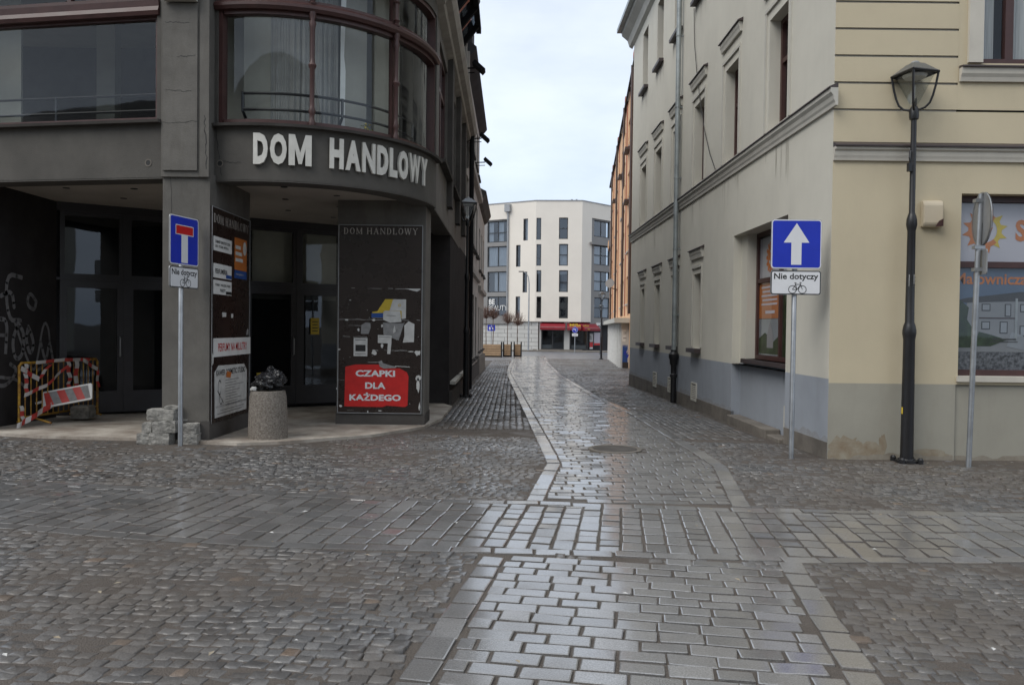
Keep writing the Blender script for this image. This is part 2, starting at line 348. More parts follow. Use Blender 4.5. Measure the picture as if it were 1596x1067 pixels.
    def text(b, F, s, x0, x1, z0, z1, d, mat, t=0, bold=0, shear=0):
        vs, fs = text_geo(s, bold)
        if not vs: return b
        X = [v[0] for v in vs]; Y = [v[1] for v in vs]; ax, bx, ay, by = min(X), max(X), min(Y), max(Y)
        g = [((v[0]-ax)/(bx-ax)*(x1-x0)+x0 + shear*(v[1]-ay), (v[1]-ay)/(by-ay)*(z1-z0)+z0) for v in vs]
        b.add([F.pt(p[0], d+t, p[1]) for p in g], fs, mat)
        if t:
            cnt = {}
            for f in fs:
                for i in range(len(f)):
                    e = (f[i], f[(i+1) % len(f)]); cnt[e] = 1
            ed = [e for e in cnt if (e[1], e[0]) not in cnt]
            for a_, c_ in ed:
                b.add([F.pt(g[a_][0], d, g[a_][1]), F.pt(g[c_][0], d, g[c_][1]), F.pt(g[c_][0], d+t, g[c_][1]), F.pt(g[a_][0], d+t, g[a_][1])], [(0, 1, 2, 3)], mat)
        return b
    def build(b, name, parent=None, smooth=False, kind=None, bevel=0, label=None):
        me = bpy.data.meshes.new(name); me.from_pydata(b.v, [], b.f)
        for m in b.mats: me.materials.append(m)
        me.polygons.foreach_set('material_index', b.m)
        if smooth: me.polygons.foreach_set('use_smooth', [True]*len(b.f))
        me.update()
        o = bpy.data.objects.new(name, me); COL.objects.link(o)
        if parent is not None:
            o.parent = parent; o.location = -wl(parent)
        WL[o] = Vector((0, 0, 0))
        if kind: o['kind'] = kind
        if label: o['label'] = label
        if smooth: 
            try: me.set_sharp_from_angle(angle=R(38))
            except Exception: pass
        if bevel:
            bm = bmesh.new(); bm.from_mesh(me); bmesh.ops.remove_doubles(bm, verts=bm.verts, dist=1e-5)
            bmesh.ops.recalc_face_normals(bm, faces=bm.faces)
            bmesh.ops.bevel(bm, geom=bm.edges, offset=bevel, segments=1, affect='EDGES'); bm.to_mesh(me); bm.free()
        return o
    def build_at(b, name, loc, label, cat, group=None, smooth=False, bevel=0):
        """a thing that is one mesh: the origin is put at its base"""
        o = b.build(name, None, smooth, bevel=bevel); L_ = Vector(loc)
        o.data.transform(Matrix.Translation(-L_)); o.location = L_; WL[o] = L_
        return tag(o, label, cat, group)

_tc = {}
def text_geo(s, bold=0):
    k = (s, bold)
    if k in _tc: return _tc[k]
    cu = bpy.data.curves.new('t', 'FONT'); cu.body = s; cu.size = 1; cu.offset = bold; cu.resolution_u = 3; cu.fill_mode = 'FRONT'
    o = bpy.data.objects.new('t', cu); COL.objects.link(o)
    me = bpy.data.meshes.new_from_object(o.evaluated_get(bpy.context.evaluated_depsgraph_get()))
    r = ([tuple(v.co) for v in me.vertices], [tuple(p.vertices) for p in me.polygons])
    bpy.data.objects.remove(o); bpy.data.curves.remove(cu); bpy.data.meshes.remove(me)
    _tc[k] = r; return r

def copy_tree(o, loc, label):
    def cp(a, par):
        c = a.copy(); COL.objects.link(c)
        if par is not None: c.parent = par
        for ch in [x for x in a.children]: cp(ch, c)
        return c
    c = cp(o, None); c.location = loc; c['label'] = label
    return c

SERIF = {  # strokes (x0,y0,x1,y1,w) in a unit-height cell, plus rings for bowls
    'D': (.78, [(.16, 0, .16, 1, .15), (.05, .03, .4, .03, .06), (.05, .97, .4, .97, .06)], [(.34, .5, .36, .5, -90, 90)]),
    'O': (.84, [], [(.42, .5, .36, .5, 0, 360)]),
    'M': (1.0, [(.14, 0, .14, 1, .07), (.86, 0, .86, 1, .15), (.14, .97, .5, .1, .13), (.5, .1, .86, .97, .07), (.03, .03, .27, .03, .06), (.7, .03, 1, .03, .06)], []),
    'H': (.9, [(.17, 0, .17, 1, .15), (.73, 0, .73, 1, .15), (.17, .5, .73, .5, .06), (.03, .03, .31, .03, .06), (.59, .03, .87, .03, .06), (.03, .97, .31, .97, .06), (.59, .97, .87, .97, .06)], []),
    'A': (.86, [(.12, 0, .42, 1, .07), (.42, 1, .72, 0, .15), (.22, .35, .62, .35, .06), (0, .03, .24, .03, .06), (.58, .03, .86, .03, .06)], []),
    'N': (.9, [(.14, 0, .14, 1, .07), (.76, 0, .76, 1, .07), (.14, .97, .76, .03, .15), (.02, .03, .28, .03, .06), (.62, .97, .9, .97, .06)], []),
    'L': (.7, [(.16, 0, .16, 1, .15), (.03, .97, .3, .97, .06), (.03, .03, .62, .03, .06), (.6, 0, .62, .28, .06)], []),
    'W': (1.1, [(.1, 1, .32, 0, .13), (.32, 0, .54, .95, .07), (.54, .95, .76, 0, .13), (.76, 0, .98, 1, .07), (0, .97, .24, .97, .06), (.42, .97, .66, .97, .06), (.86, .97, 1.08, .97, .06)], []),
    'Y': (.84, [(.1, 1, .42, .48, .13), (.42, .48, .74, 1, .07), (.42, 0, .42, .5, .15), (0, .97, .24, .97, .06), (.6, .97, .84, .97, .06), (.3, .03, .54, .03, .06)], []),
}
def serif(b, F, s, x0, x1, z0, z1, d, mat):
    wtot = sum((SERIF[c][0]+.14) if c != ' ' else .5 for c in s) - .14
    kx = (x1-x0)/wtot; h = z1-z0; x = x0
    for i, c in enumerate(s):
        if c == ' ': x += .5*kx; continue
        w, st, rg = SERIF[c]
        for q, (a, e, g, k, lw) in enumerate(st):
            # stroke widened horizontally
            if abs(e-k) < .01: pts = [(a, e-lw/2), (g, e-lw/2), (g, e+lw/2), (a, e+lw/2)]
            else: pts = [(a-lw/2, e), (a+lw/2, e), (g+lw/2, k), (g-lw/2, k)]
            b.poly(F, [(x+p*kx, z0+r*h) for p, r in pts], d + q*.0002, mat)
        for cx, cy, rx, ry, a0, a1 in rg:
            n = 16; vs = []; fs = []
            for j in range(n+1):
                a = R(a0+(a1-a0)*j/n)
                vs += [F.pt(x+(cx+rx*math.cos(a))*kx, d+.0012, z0+(cy+ry*math.sin(a))*h), F.pt(x+(cx+(rx-.14)*math.cos(a))*kx, d+.0012, z0+(cy+(ry-.06)*math.sin(a))*h)]
            for j in range(n): fs.append((2*j, 2*j+1, 2*j+3, 2*j+2))
            b.add(vs, fs, mat)
        x += (w+.14)*kx

def window(F, parent, s0, s1, z0, z1, d, frame, cols=1, rows=(), fw=.06, gl='glass', back='interior_dark', curtain=None, bdepth=.5, name='window', depth=.07, sill=None):
    """window part: frame bars, with pane and curtain sub-parts and a backing board coloured as an unlit room"""
    m = MB()
    m.box(F, s0, s0+fw, d-depth, d, z0, z1, frame); m.box(F, s1-fw, s1, d-depth, d, z0, z1, frame)
    m.box(F, s0+fw, s1-fw, d-depth, d, z0, z0+fw, frame); m.box(F, s0+fw, s1-fw, d-depth, d, z1-fw, z1, frame)
    for i in range(1, cols):
        s = s0+(s1-s0)*i/cols; m.box(F, s-fw/2, s+fw/2, d-depth, d-.003, z0+fw, z1-fw, frame)
    for r in rows:
        z = z0+(z1-z0)*r; m.box(F, s0+fw, s1-fw, d-depth, d-.006, z-fw/2, z+fw/2, frame)
    w = m.build(name, parent)
    p = MB(); p.quad(F, s0+fw*.5, s1-fw*.5, d-depth*.6, z0+fw*.5, z1-fw*.5, MT[gl]); p.build('pane', w)
    if back:
        bk = MB(); e = .25
        bk.box(F, s0-e, s1+e, d-depth-bdepth, d-depth-bdepth+.02, z0-e, z1+e, MT[back]); bk.build('backing_board', w)  # darkness of the room is put into the board's colour
    if curtain:
        c = MB(); k = max(2, int((s1-s0)/.05)); zt, zb = z1-.02, z0+.03
        for a_, b_ in curtain:
            A, B = s0+(s1-s0)*a_, s0+(s1-s0)*b_; n = max(4, int((B-A)/.04)); vs = []; fs = []
            for i in range(n+1):
                s = A+(B-A)*i/n; dd = d-depth-.08+.02*math.sin(i*2.1)+.008*math.sin(i*5.3)
                vs += [F.pt(s, dd, zb), F.pt(s, dd, zt)]
            for i in range(n): fs.append((2*i, 2*i+2, 2*i+3, 2*i+1))
            c.add(vs, fs, MT['curtain'])
        c.build('curtain', w, smooth=True)
    if sill:
        s = MB(); s.box(F, s0-.08, s1+.08, d+.002, sill[0], z0-sill[1], z0-.003, MT[sill[2]]); s.build('sill', w)
    return w

# ------------------------------------------------------------------ ground and paving
def interp(x, tab): return np.interp(x, [a for a, _ in tab], [b for _, b in tab])
GZ = lambda y: np.where(y > 10, -SLOPE*(y-10), 0.0)
def sheet(name, x0, x1, y0, y1, z, mat, ny=40, nx=2):
    vs = []; fs = []
    ys = np.linspace(y0, y1, ny); xs = np.linspace(x0, x1, nx)
    for y in ys:
        for x in xs: vs.append((x, y, float(GZ(y)) + z))
    for i in range(ny-1):
        for j in range(nx-1): k = i*nx+j; fs.append((k, k+1, k+nx+1, k+nx))
    b = MB(); b.add(vs, fs, mat); o = b.build(name); o['kind'] = 'structure'; return o
ground = sheet('ground', -400, 400, -400, 10, -.001, MT['joint'], 2)
g2 = MB(); g2.add([(-400, 10, -.001), (400, 10, -.001), (400, 130, -SLOPE*120), (-400, 130, -SLOPE*120), (400, 800, -SLOPE*120-.05), (-400, 800, -SLOPE*120-.05)], [(0, 1, 2, 3), (3, 2, 4, 5)], MT['joint'])
g2.build('street_ground', kind='structure')

NEAR_E = [(-12, 7.2), (-9, 6.75), (-6, 6.2), (-3.85, 5.92), (-2.63, 5.62), (-1.7, 5.5), (-.2, 5.42), (2.0, 5.29), (3.5, 5.33), (9, 5.45), (12, 5.6)]
FAR_E = [(-12, 8.8), (-9, 8.4), (-6, 7.9), (-2.28, 7.34), (-.5, 7.1), (.145, 7.08), (1.97, 6.9), (4.5, 6.84), (9, 6.95), (12, 7.1)]
LEFT_O = [(7, .12), (9.07, .41), (12, .33), (32.5, -.24), (43, -.14), (62, .2)]        # outer edge of the lane's left kerb strip
RIGHT_I = [(6.8, 1.94), (9.0, 2.32), (15.3, 2.29), (19.5, 2.01), (30.7, 1.8), (46.7, 2.0), (62, 2.5)]
A9 = R(9.2); SV = np.array([math.sin(A9), math.cos(A9)]); SU = np.array([math.cos(A9), -math.sin(A9)])
P_L = np.array([0.0, 5.41])        # inner left corner of the near lane
W_N = 1.80
def near_uv(x, y): dx, dy = x-P_L[0], y-P_L[1]; return dx*SU[0]+dy*SU[1], dx*SV[0]+dy*SV[1]

def stones(cx, cy, ang, hx, hy, tone, z0=.018, dome=.012, cut=.14, jit=.0, zj=.004, tilt=.02, inset=.18, top=.75, tyk=1):
    """numpy arrays of rounded stones -> verts, faces, tone per vertex"""
    n = len(cx); cx, cy, ang, hx, hy, tone = [np.broadcast_to(np.asarray(a, float), (n,)) for a in (cx, cy, ang, hx, hy, tone)]
    c = 1-cut
    T = np.array([(c, 1), (1, c), (1, -c), (c, -1), (-c, -1), (-1, -c), (-1, c), (-c, 1)])[::-1]
    J = 1 + RNG.normal(0, 1, (n, 8, 1))*jit
    base = T[None]*J
    ins = np.minimum(hx, hy)*inset
    V = np.zeros((n, 25, 3))
    tx = RNG.normal(0, tilt, n); ty = RNG.normal(0, tilt*tyk, n); zz = z0 + RNG.normal(0, zj, n)
    for k, (isn, z) in enumerate(((0, -.035), (0, 0), (1, dome*top))):
        lx = base[:, :, 0]*hx[:, None]; ly = base[:, :, 1]*hy[:, None]
        if isn:
            lx = lx*(1-ins/hx)[:, None]; ly = ly*(1-ins/hy)[:, None]
        V[:, k*8:k*8+8, 0] = lx; V[:, k*8:k*8+8, 1] = ly; V[:, k*8:k*8+8, 2] = z
    V[:, 24, 2] = dome
    if jit and top < 1: V[:, 16:24, 2] += RNG.normal(0, .0018, (n, 8)); V[:, 24, 2] += RNG.normal(0, .003, n)
    V[:, 8:, 2] += V[:, 8:, 0]*tx[:, None] + V[:, 8:, 1]*ty[:, None]
    ca, sa = np.cos(ang)[:, None], np.sin(ang)[:, None]
    X = V[:, :, 0]*ca - V[:, :, 1]*sa + cx[:, None]; Y = V[:, :, 0]*sa + V[:, :, 1]*ca + cy[:, None]
    Z = V[:, :, 2] + zz[:, None] + GZ(cy)[:, None]
    P = np.stack([X, Y, Z], -1)
    F4 = []
    for k in (0, 8):
        for j in range(8): F4.append((k+j, k+(j+1) % 8, k+8+(j+1) % 8, k+8+j))
    F3 = [(16+j, 16+(j+1) % 8, 24) for j in range(8)]
    return P, np.array(F4), np.array(F3), np.repeat(tone[:, None], 25, 1)

def mesh_np(name, P, F4, F3, tone, mat, flip=True, flat=False):
    n = P.shape[0]; nv = P.shape[1]
    v = P.reshape(-1, 3); off = (np.arange(n)*nv)[:, None, None]
    q = (F4[None]+off).reshape(-1, 4); t = (F3[None]+off).reshape(-1, 3)
    if flip: q = q[:, ::-1]; t = t[:, ::-1]
    me = bpy.data.meshes.new(name); me.vertices.add(len(v)); me.vertices.foreach_set('co', v.astype(np.float32).ravel())
    loops = np.concatenate([q.ravel(), t.ravel()]).astype(np.int32)
    me.loops.add(len(loops)); me.loops.foreach_set('vertex_index', loops)
    me.polygons.add(len(q)+len(t))
    st = np.concatenate([np.arange(len(q))*4, len(q)*4 + np.arange(len(t))*3]).astype(np.int32)
    me.polygons.foreach_set('loop_start', st)
    me.polygons.foreach_set('use_smooth', np.zeros(len(st), bool) if flat else np.ones(len(st), bool))
    a = me.attributes.new('tone', 'FLOAT', 'POINT'); a.data.foreach_set('value', tone.astype(np.float32).ravel())
    me.materials.append(mat); me.update(calc_edges=True); me.validate()
    return me

def lay(parent_name, piece, mat, S, nind=300, flat=False, **kw):
    """S: list of (x, y, ang, hx, hy, tone). The nearest in view become single objects, the rest one mesh."""
    S = np.array(S); P, F4, F3, T = stones(*[S[:, i] for i in range(6)], **kw)
    par = bpy.data.objects.new(parent_name, None); COL.objects.link(par); par['kind'] = 'structure'; WL[par] = Vector((0, 0, 0))
    x, y = S[:, 0], S[:, 1]
    vis = (y > 3.3) & (np.abs(x) < y*.66+.1)
    order = np.argsort(np.where(vis, np.hypot(x, y)/np.sqrt(S[:, 3]*S[:, 4]), 1e6))
    ind = order[:nind] if nind else order[:0]; rest = order[len(ind):]
    for i in ind:
        c = np.array([x[i], y[i], float(GZ(y[i]))])
        me = mesh_np(piece, P[i:i+1]-c, F4, F3, T[i:i+1], mat, flat=flat)
        o = bpy.data.objects.new(piece, me); COL.objects.link(o); o.parent = par; o.location = c; o.rotation_euler = (0, 0, 0)
    if len(rest):
        me = mesh_np(piece + '_field', P[rest], F4, F3, T[rest], mat, flat=flat)
        o = bpy.data.objects.new(piece + '_field', me); COL.objects.link(o); o.parent = par; o['kind'] = 'stuff'
    return par

# --- the near lane
def tn(): return min(.9, max(0, random.gauss(.5, .2)))
S = []
row = 0; v = .235
while v > -3.1:
    u = random.uniform(-.03, .03) - (.12 if row % 2 else 0)
    while u < W_N:
        l = random.choice((.205, .222, .235)) if random.random() > .12 else .16
        a, b = max(u, 0), min(u+l, W_N)
        if b-a > .06:
            c = P_L + SU*((a+b)/2) + SV*(v - .066 + random.gauss(0, .003))
            if c[1] < interp(c[0], NEAR_E)-.07: S.append((c[0], c[1], -A9+random.gauss(0, .012), (b-a)/2, .0585, tn()))
        u += l + random.uniform(.010, .02)
    v -= .133; row += 1
for side in (0, 1):
    v = .16
    while v > -3.2:
        l = random.uniform(.2, .25); u = -.095 if side == 0 else W_N+.095
        c = P_L + SU*u + SV*(v-l/2)
        if c[1]+l/2 < interp(c[0], NEAR_E)+.0: S.append((c[0], c[1], -A9, .075, l/2, tn()))
        v -= l+.014
KS = dict(dome=.0022, cut=.07, jit=.022, zj=.0018, tilt=.010, inset=.10, z0=.013, top=1, flat=True, tyk=3)
lay('near_lane', 'granite_paver', MT['slab'], S, 300, **KS)

# --- the band that crosses the square
S = []
for tab, sgn in ((NEAR_E, 1), (FAR_E, -1)):
    x = -11.5 + random.random()*.1
    while x < 11.5:
        l = random.uniform(.24, .3); yc = interp(x+l/2, tab); sl = (interp(x+l, tab)-interp(x, tab))/l
        S.append((x+l/2, yc+sgn*.075+random.gauss(0, .006), math.atan(sl)+random.gauss(0, .01), l/2, .065, tn())); x += l+.018
x = -11.6
while x < 11.5:
    lean = .15 - .012*x
    y = interp(x, NEAR_E)+.165; yt = interp(x, FAR_E)-.16; y += random.uniform(-.05, 0)
    while y < yt-.05:
        l = random.choice((.15, .2, .215, .23)); 
        if y+l > yt: l = yt-y
        if l < .05: break
        w = .0725 + random.gauss(0, .002); k = (y+l/2-interp(x, NEAR_E)) * lean
        S.append((x+k, y+l/2, -math.atan(lean)+random.gauss(0, .012), w, l/2-.006, tn())); y += l+.012
    x += .166
lay('cross_band', 'granite_paver', MT['slab'], S, 300, **KS)

# --- the far lane down the street
S = []; y = 6.97; row = 0
while y < 64:
    rh = .137 if y < 28 else .19
    a0 = interp(y, LEFT_O)+.185; a1 = interp(y, RIGHT_I)
    u = a0 - (.12 if row % 2 else 0) + random.uniform(-.02, .02)
    while u < a1:
        l = random.choice((.205, .222, .235)); a, b = max(u, a0), min(u+l, a1)
        if b-a > .05 and y > interp((a+b)/2, FAR_E)+.085 and math.hypot((a+b)/2-1.36, (y-10.2)) > .36:
            S.append(((a+b)/2, y+random.gauss(0, .003), random.gauss(0, .012), (b-a)/2, rh/2-.010, tn()))
        u += l+.018
    y += rh; row += 1
for tab, off in ((LEFT_O, .09), (RIGHT_I, .095)):
    y = 7.10 if off < .0901 else 6.93
    while y < 63:
        l = random.uniform(.22, .27); sl = (interp(y+l, tab)-interp(y, tab))/l
        S.append((interp(y+l/2, tab)+off, y+l/2, -math.atan(sl), .078, l/2, min(.9, tn()+.15))); y += l+.012
lay('far_lane', 'granite_paver', MT['slab'], S, 300, **KS)

# --- setts: square on both sides, strips along the street
CURB = [(-12, 11.3), (-7.03, 10.76), (-6.36, 10.55), (-4.95, 10.42), (-3.53, 10.08), (-3.04, 10.25), (-1.97, 11.1), (-1.36, 12.2), (-1.2, 13.5)]
def ts():
    r = random.random()
    return random.uniform(.93, 1) if r < .014 else min(.9, max(0, random.gauss(.42, .3)))
def in_near(x, y, m=.0):
    u, v = near_uv(x, y); return -.19-m < u < W_N+.19+m and v < 0 or (interp(x, NEAR_E)-m-.0 < y < interp(x, FAR_E)+m)
def sett_ok(x, y, m=.012):
    if y < interp(x, NEAR_E)+m: return not in_near(x, y, m)
    if y < interp(x, FAR_E)+m: return False
    if interp(y, LEFT_O)-m < x < interp(y, RIGHT_I)+.19+m: return False
    if x < -1.2 and y > interp(x, CURB)+.02: return False
    if y > 13 and x < -1.42: return False
    if x > 3.87+.0 and 9.62 < y < 24.9: return False
    if 9.62 < y < 24.7 and x > 3.87-.0127*(y-9.62)-.03: return False
    return True
L_, R_ = [], []
y = 3.0; row = 0
while y < 11.4:
    rh = random.uniform(.072, .092)
    for sd in (-1, 1):
        xm = .72*y+.5
        x = (-xm if sd < 0 else 0) + random.random()*.1
        while x < (1.2 if sd < 0 else xm):
            l = random.uniform(.07, .12)
            wob = .10*math.sin(x*.9+y*.4) + .05*mnoise.noise(Vector((x*1.3, y*1.3, 0)))
            X, Y = x+l/2, y + wob - (.16 if sd > 0 else .12)*(x)
            Y += random.gauss(0, .006)
            if 2.8 < Y < 12.2 and sett_ok(X, Y) and (X < .9) == (sd < 0):
                (L_ if sd < 0 else R_).append((X, Y, -.13+random.gauss(0, .06), l/2-.004, rh/2-.003, ts()))
            x += l
    y += rh; row += 1
# strips that run with the street
def strip(f0, f1, ya, yb, out):
    k = 0; X0 = f0(ya)
    while True:
        off = k*.108
        if off > 9: break
        y = ya + random.random()*.12; live = False
        while y < yb:
            s = .105 if y < 26 else .16
            l = random.uniform(.1, .15)*(1 if y < 26 else 1.5); X = f0(y)+off+.05+random.gauss(0, .004)
            if X < f1(y): live = True
            if X < f1(y) and sett_ok(X, y, .012):
                out.append((X, y+l/2, random.gauss(0, .05), .047, l/2-.006, ts()))
            y += l
        if not live: break
        k += 1
strip(lambda y: -1.42, lambda y: interp(y, LEFT_O)-.02, 12.3, 52, L_)
strip(lambda y: interp(y, RIGHT_I)+.2, lambda y: 3.72 if y < 24.8 else 3.72+(y-24.8)*.16, 11.3, 56, R_)
kw = dict(dome=.0045, cut=.15, jit=.07, zj=.003, tilt=.026, inset=.14, z0=.009)
lay('left_cobbles', 'cobble_sett', MT['sett'], L_, 300, **kw)
lay('right_cobbles', 'cobble_sett', MT['sett'], R_, 300, **kw)
print('setts', len(L_), len(R_))

# --- manhole, entrance floor of the store
b = MB(); c = (1.36, 10.2, .0)
b.lathe(c, [(.35, .002), (.35, .022), (.30, .024), (.295, .016)], MT['plinth'], 28); b.lathe(c, [(.285, .01), (.285, .022), (.27, .024)], MT['stonedark'], 28)
b.build_at('manhole_cover', c, 'round iron manhole cover in a cement ring, sunk in the granite lane', 'manhole cover')
b = MB(); pts = [(-16, 12)] + [(x, y) for x, y in CURB] + [(-1.2, 15.9), (-2.0, 18), (-16, 18)]
top = [(x, y, float(GZ(y))+.055) for x, y in pts]; bot = [(x, y, float(GZ(y))-.05) for x, y in pts]; q = len(pts)
b.add(top+bot, [tuple(range(q))] + [(i, q+i, q+(i+1) % q, (i+1) % q) for i in range(q)], MT['concfloor'])
b.build('entrance_pavement', kind='structure')

# mud trodden over the setts, deeper in patches and along the house fronts
def mud(name, xs, ys):
    X, Y = np.meshgrid(xs, ys); nx, ny = len(xs), len(ys)
    Z = np.empty_like(X)
    for j in range(ny):
        for i in range(nx):
            x, y = X[j, i], Y[j, i]
            v = mnoise.noise(Vector((x*.55, y*.9, 3.1)))*.009 + mnoise.noise(Vector((x*2.2, y*2.2, 7)))*.005 + mnoise.noise(Vector((x*9, y*9, 1)))*.0025
            if x < -1: dd = interp(x, CURB)-y; v += .009*math.exp(-max(0, dd)/.55) if y < 13 else 0
            if x > 3: v += .008*math.exp(-abs(9.6-y)/.5)
            if y < 5.3: v += .0008
            if in_near(x, y, .02) or interp(y, LEFT_O)-.02 < x < interp(y, RIGHT_I)+.2 and y > 6.9: v = v*.3 - .001
            elif interp(x, NEAR_E)-.05 < y < interp(x, FAR_E)+.05: v += .0095*min(1, max(0, (abs(x-.3)-1.6)/2.5)) - .002
            Z[j, i] = .0072 + v
    Z += GZ(Y); P = np.stack([X, Y, Z], -1).reshape(-1, 3)
    idx = np.arange(nx*ny).reshape(ny, nx); q = np.stack([idx[:-1, :-1], idx[:-1, 1:], idx[1:, 1:], idx[1:, :-1]], -1).reshape(-1, 4)
    me = bpy.data.meshes.new(name); me.vertices.add(len(P)); me.vertices.foreach_set('co', P.astype(np.float32).ravel())
    me.loops.add(q.size); me.loops.foreach_set('vertex_index', q.astype(np.int32).ravel()); me.polygons.add(len(q))
    me.polygons.foreach_set('loop_start', (np.arange(len(q))*4).astype(np.int32)); me.polygons.foreach_set('use_smooth', np.ones(len(q), bool))
    me.materials.append(MT['mud']); me.update(calc_edges=True)
    o = bpy.data.objects.new(name, me); COL.objects.link(o); o['kind'] = 'structure'; return o
mud('mud', np.arange(-9, 9.01, .055), np.arange(2.8, 13.6, .055))
sheet('far_paving', -9, 16, 50, 86, .004, MT['farpave'], 20)

# ------------------------------------------------------------------ department store on the left corner
store = thing('department_store', 'dark grey corner department store with a curved bay and raised white lettering', 'building', (-4.3, 12.0, 0))
FL = Flat((-4.6, 10.33), (-1, .17), (-.17, -1))
FA = Arc((-3.45, 12.65), 2.2, R(-105)); SA = 2.2*R(105)
FS = Flat((-1.28, 12.65), (-.006, 1), (1, .006))
st = MT['store']; red = MT['oxred']
b = MB()
# fascia and walls of the first floor
b.wall(FL, -.02, 6.2, 3.5, 6.75, [(.1, 4.1, 4.25, 5.62, .22), (.1, 4.1, 5.82, 6.5, .22), (4.6, 5.9, 4.25, 6.5, .22)], st)
b.quad(FL, 0, 6.2, -.35, 3.5, 3.6, st); b.box(FL, 0, 6.2, -.35, -.004, 3.48, 3.503, st)
b.wall(FA, .0, SA, 3.5, 6.75, [(.06, SA-.1, 4.25, 5.76, .2), (.06, SA-.1, 5.86, 6.5, .2)], st)
b.box(FA, 0, SA, -.35, -.004, 3.48, 3.503, st); b.quad(FA, 0, SA, -.35, 3.5, 3.6, st)
b.wall(FS, 0, 9.3, 3.5, 6.75, [(.75, 2.5, 4.45, 6.45, .22), (3.15, 4.9, 4.45, 6.45, .22), (5.5, 7.2, 4.45, 6.45, .22), (7.7, 9.0, 4.45, 6.45, .22)], MT['storelight'])
b.box(FS, 0, 3.7, -.35, -.004, 3.48, 3.503, st)
# ground floor along the street
b.wall(FS, 3.85, 9.3, -.6, 3.5, [(4.2, 6.3, .42, 3.3, .25), (6.9, 8.9, .42, 3.3, .25)], MT['storelight'], d=-.02)
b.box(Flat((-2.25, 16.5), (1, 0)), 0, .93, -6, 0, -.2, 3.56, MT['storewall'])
b.box(FS, 3.85, 9.3, -.01, .05, -.6, .22, MT['stonedark'])
for s in (2.75, 5.2, 7.45): b.box(FS, s-.22, s+.22, 0, .10, 3.9, 6.78, MT['stonedark'])
b.build('wall', store)
# pier between the flat front and the bay, with a proud panel
b = MB()
PF = Flat((-4.61, 10.33), (1, 0))
b.box(PF, 0, .62, -1.57, 0, -.1, 3.56, MT['storelight']); b.box(PF, -.01, .60, -.35, .035, 3.5, 6.75, MT['storelight'])
b.box(PF, .02, .47, .03, .06, 3.58, 5.74, MT['storelight']); b.box(PF, .50, .62, .03, .05, 3.5, 5.9, MT['storelight'])
b.box(PF, .05, .47, .055, .16, 5.76, 6.5, MT['greytrim'])
b.box(PF, -.012, .632, -1.582, .014, -.1, .30, MT['stonedark'])
b.build('corner_pier', store)
b = MB(); b.box(Flat((-2.77, 12.4), (1, 0)), 0, 1.39, -.75, 0, -.1, 3.56, MT['storelight'])
b.box(Flat((-2.77, 12.4), (1, 0)), -.01, 1.40, -.76, .012, -.1, .19, MT['stonedark'])
b.build('entrance_pier', store)
# mouldings
b = MB(); corn = [(0, 6.7), (.12, 6.74), (.14, 6.82), (.24, 6.86), (.30, 6.98), (.30, 7.02), (0, 7.05)]
for F, a, c in ((FL, -.0, 6.2), (FA, 0, SA), (FS, 0, 9.3)): b.prof(F, a, c, corn, MT['stonegrey'])
b.build('cornice', store)
b = MB(); b.prof(FL, .02, 4.2, [(-.05, 4.2), (.09, 4.2), (.1, 4.235), (-.05, 4.262)], MT['stonedark']); b.prof(FA, -.02, SA, [(-.05, 4.2), (.09, 4.2), (.1, 4.235), (-.05, 4.262)], MT['stonedark'])
for s0, s1 in ((.7, 2.55), (3.1, 4.95), (5.45, 7.25), (7.65, 9.05)): b.prof(FS, s0, s1, [(-.05, 4.38), (.12, 4.38), (.13, 4.42), (-.05, 4.45)], MT['stonedark'])
b.build('sill', store)
# upper floor above the cornice (mostly out of the picture)
b = MB()
b.wall(FL, 0, 6.2, 7.05, 10.6, [(.9, 2.2, 7.6, 9.6, .2), (3.4, 4.7, 7.6, 9.6, .2)], MT['stonegrey'])
b.wall(FA, 0, SA, 7.05, 10.6, [(.5, 1.4, 7.6, 9.6, .2), (2.4, 3.3, 7.6, 9.6, .2)], MT['stonegrey'])
b.wall(FS, 0, 9.3, 7.05, 10.6, [(4.3, 5.4, 7.5, 9.3, .2), (6.2, 7.3, 7.5, 9.3, .2), (7.9, 9.0, 7.5, 9.3, .2)], MT['stonegrey'])
b.build('upper_wall', store)
pl = [FL.pt(6.2, 0, 0)[:2], FL.pt(0, 0, 0)[:2]] + [FA.pt(SA*i/12, 0, 0)[:2] for i in range(13)] + [FS.pt(9.3, 0, 0)[:2], (-10.7, 21.95)]
b = MB()
def slab(b, pts, z0, z1, mat, grow=0):
    q = len(pts); b.add([(x, y, z1) for x, y in pts]+[(x, y, z0) for x, y in pts], [tuple(range(q)), tuple(range(q, 2*q))[::-1]]+[(i, q+i, q+(i+1) % q, (i+1) % q) for i in range(q)], mat)
slab(b, pl, 10.6, 10.75, MT['roofmet']); b.prof(FS, 0, 9.3, [(0, 10.3), (.3, 10.5), (.34, 10.6), (0, 10.62)], MT['stonedark']); b.build('roof', store)
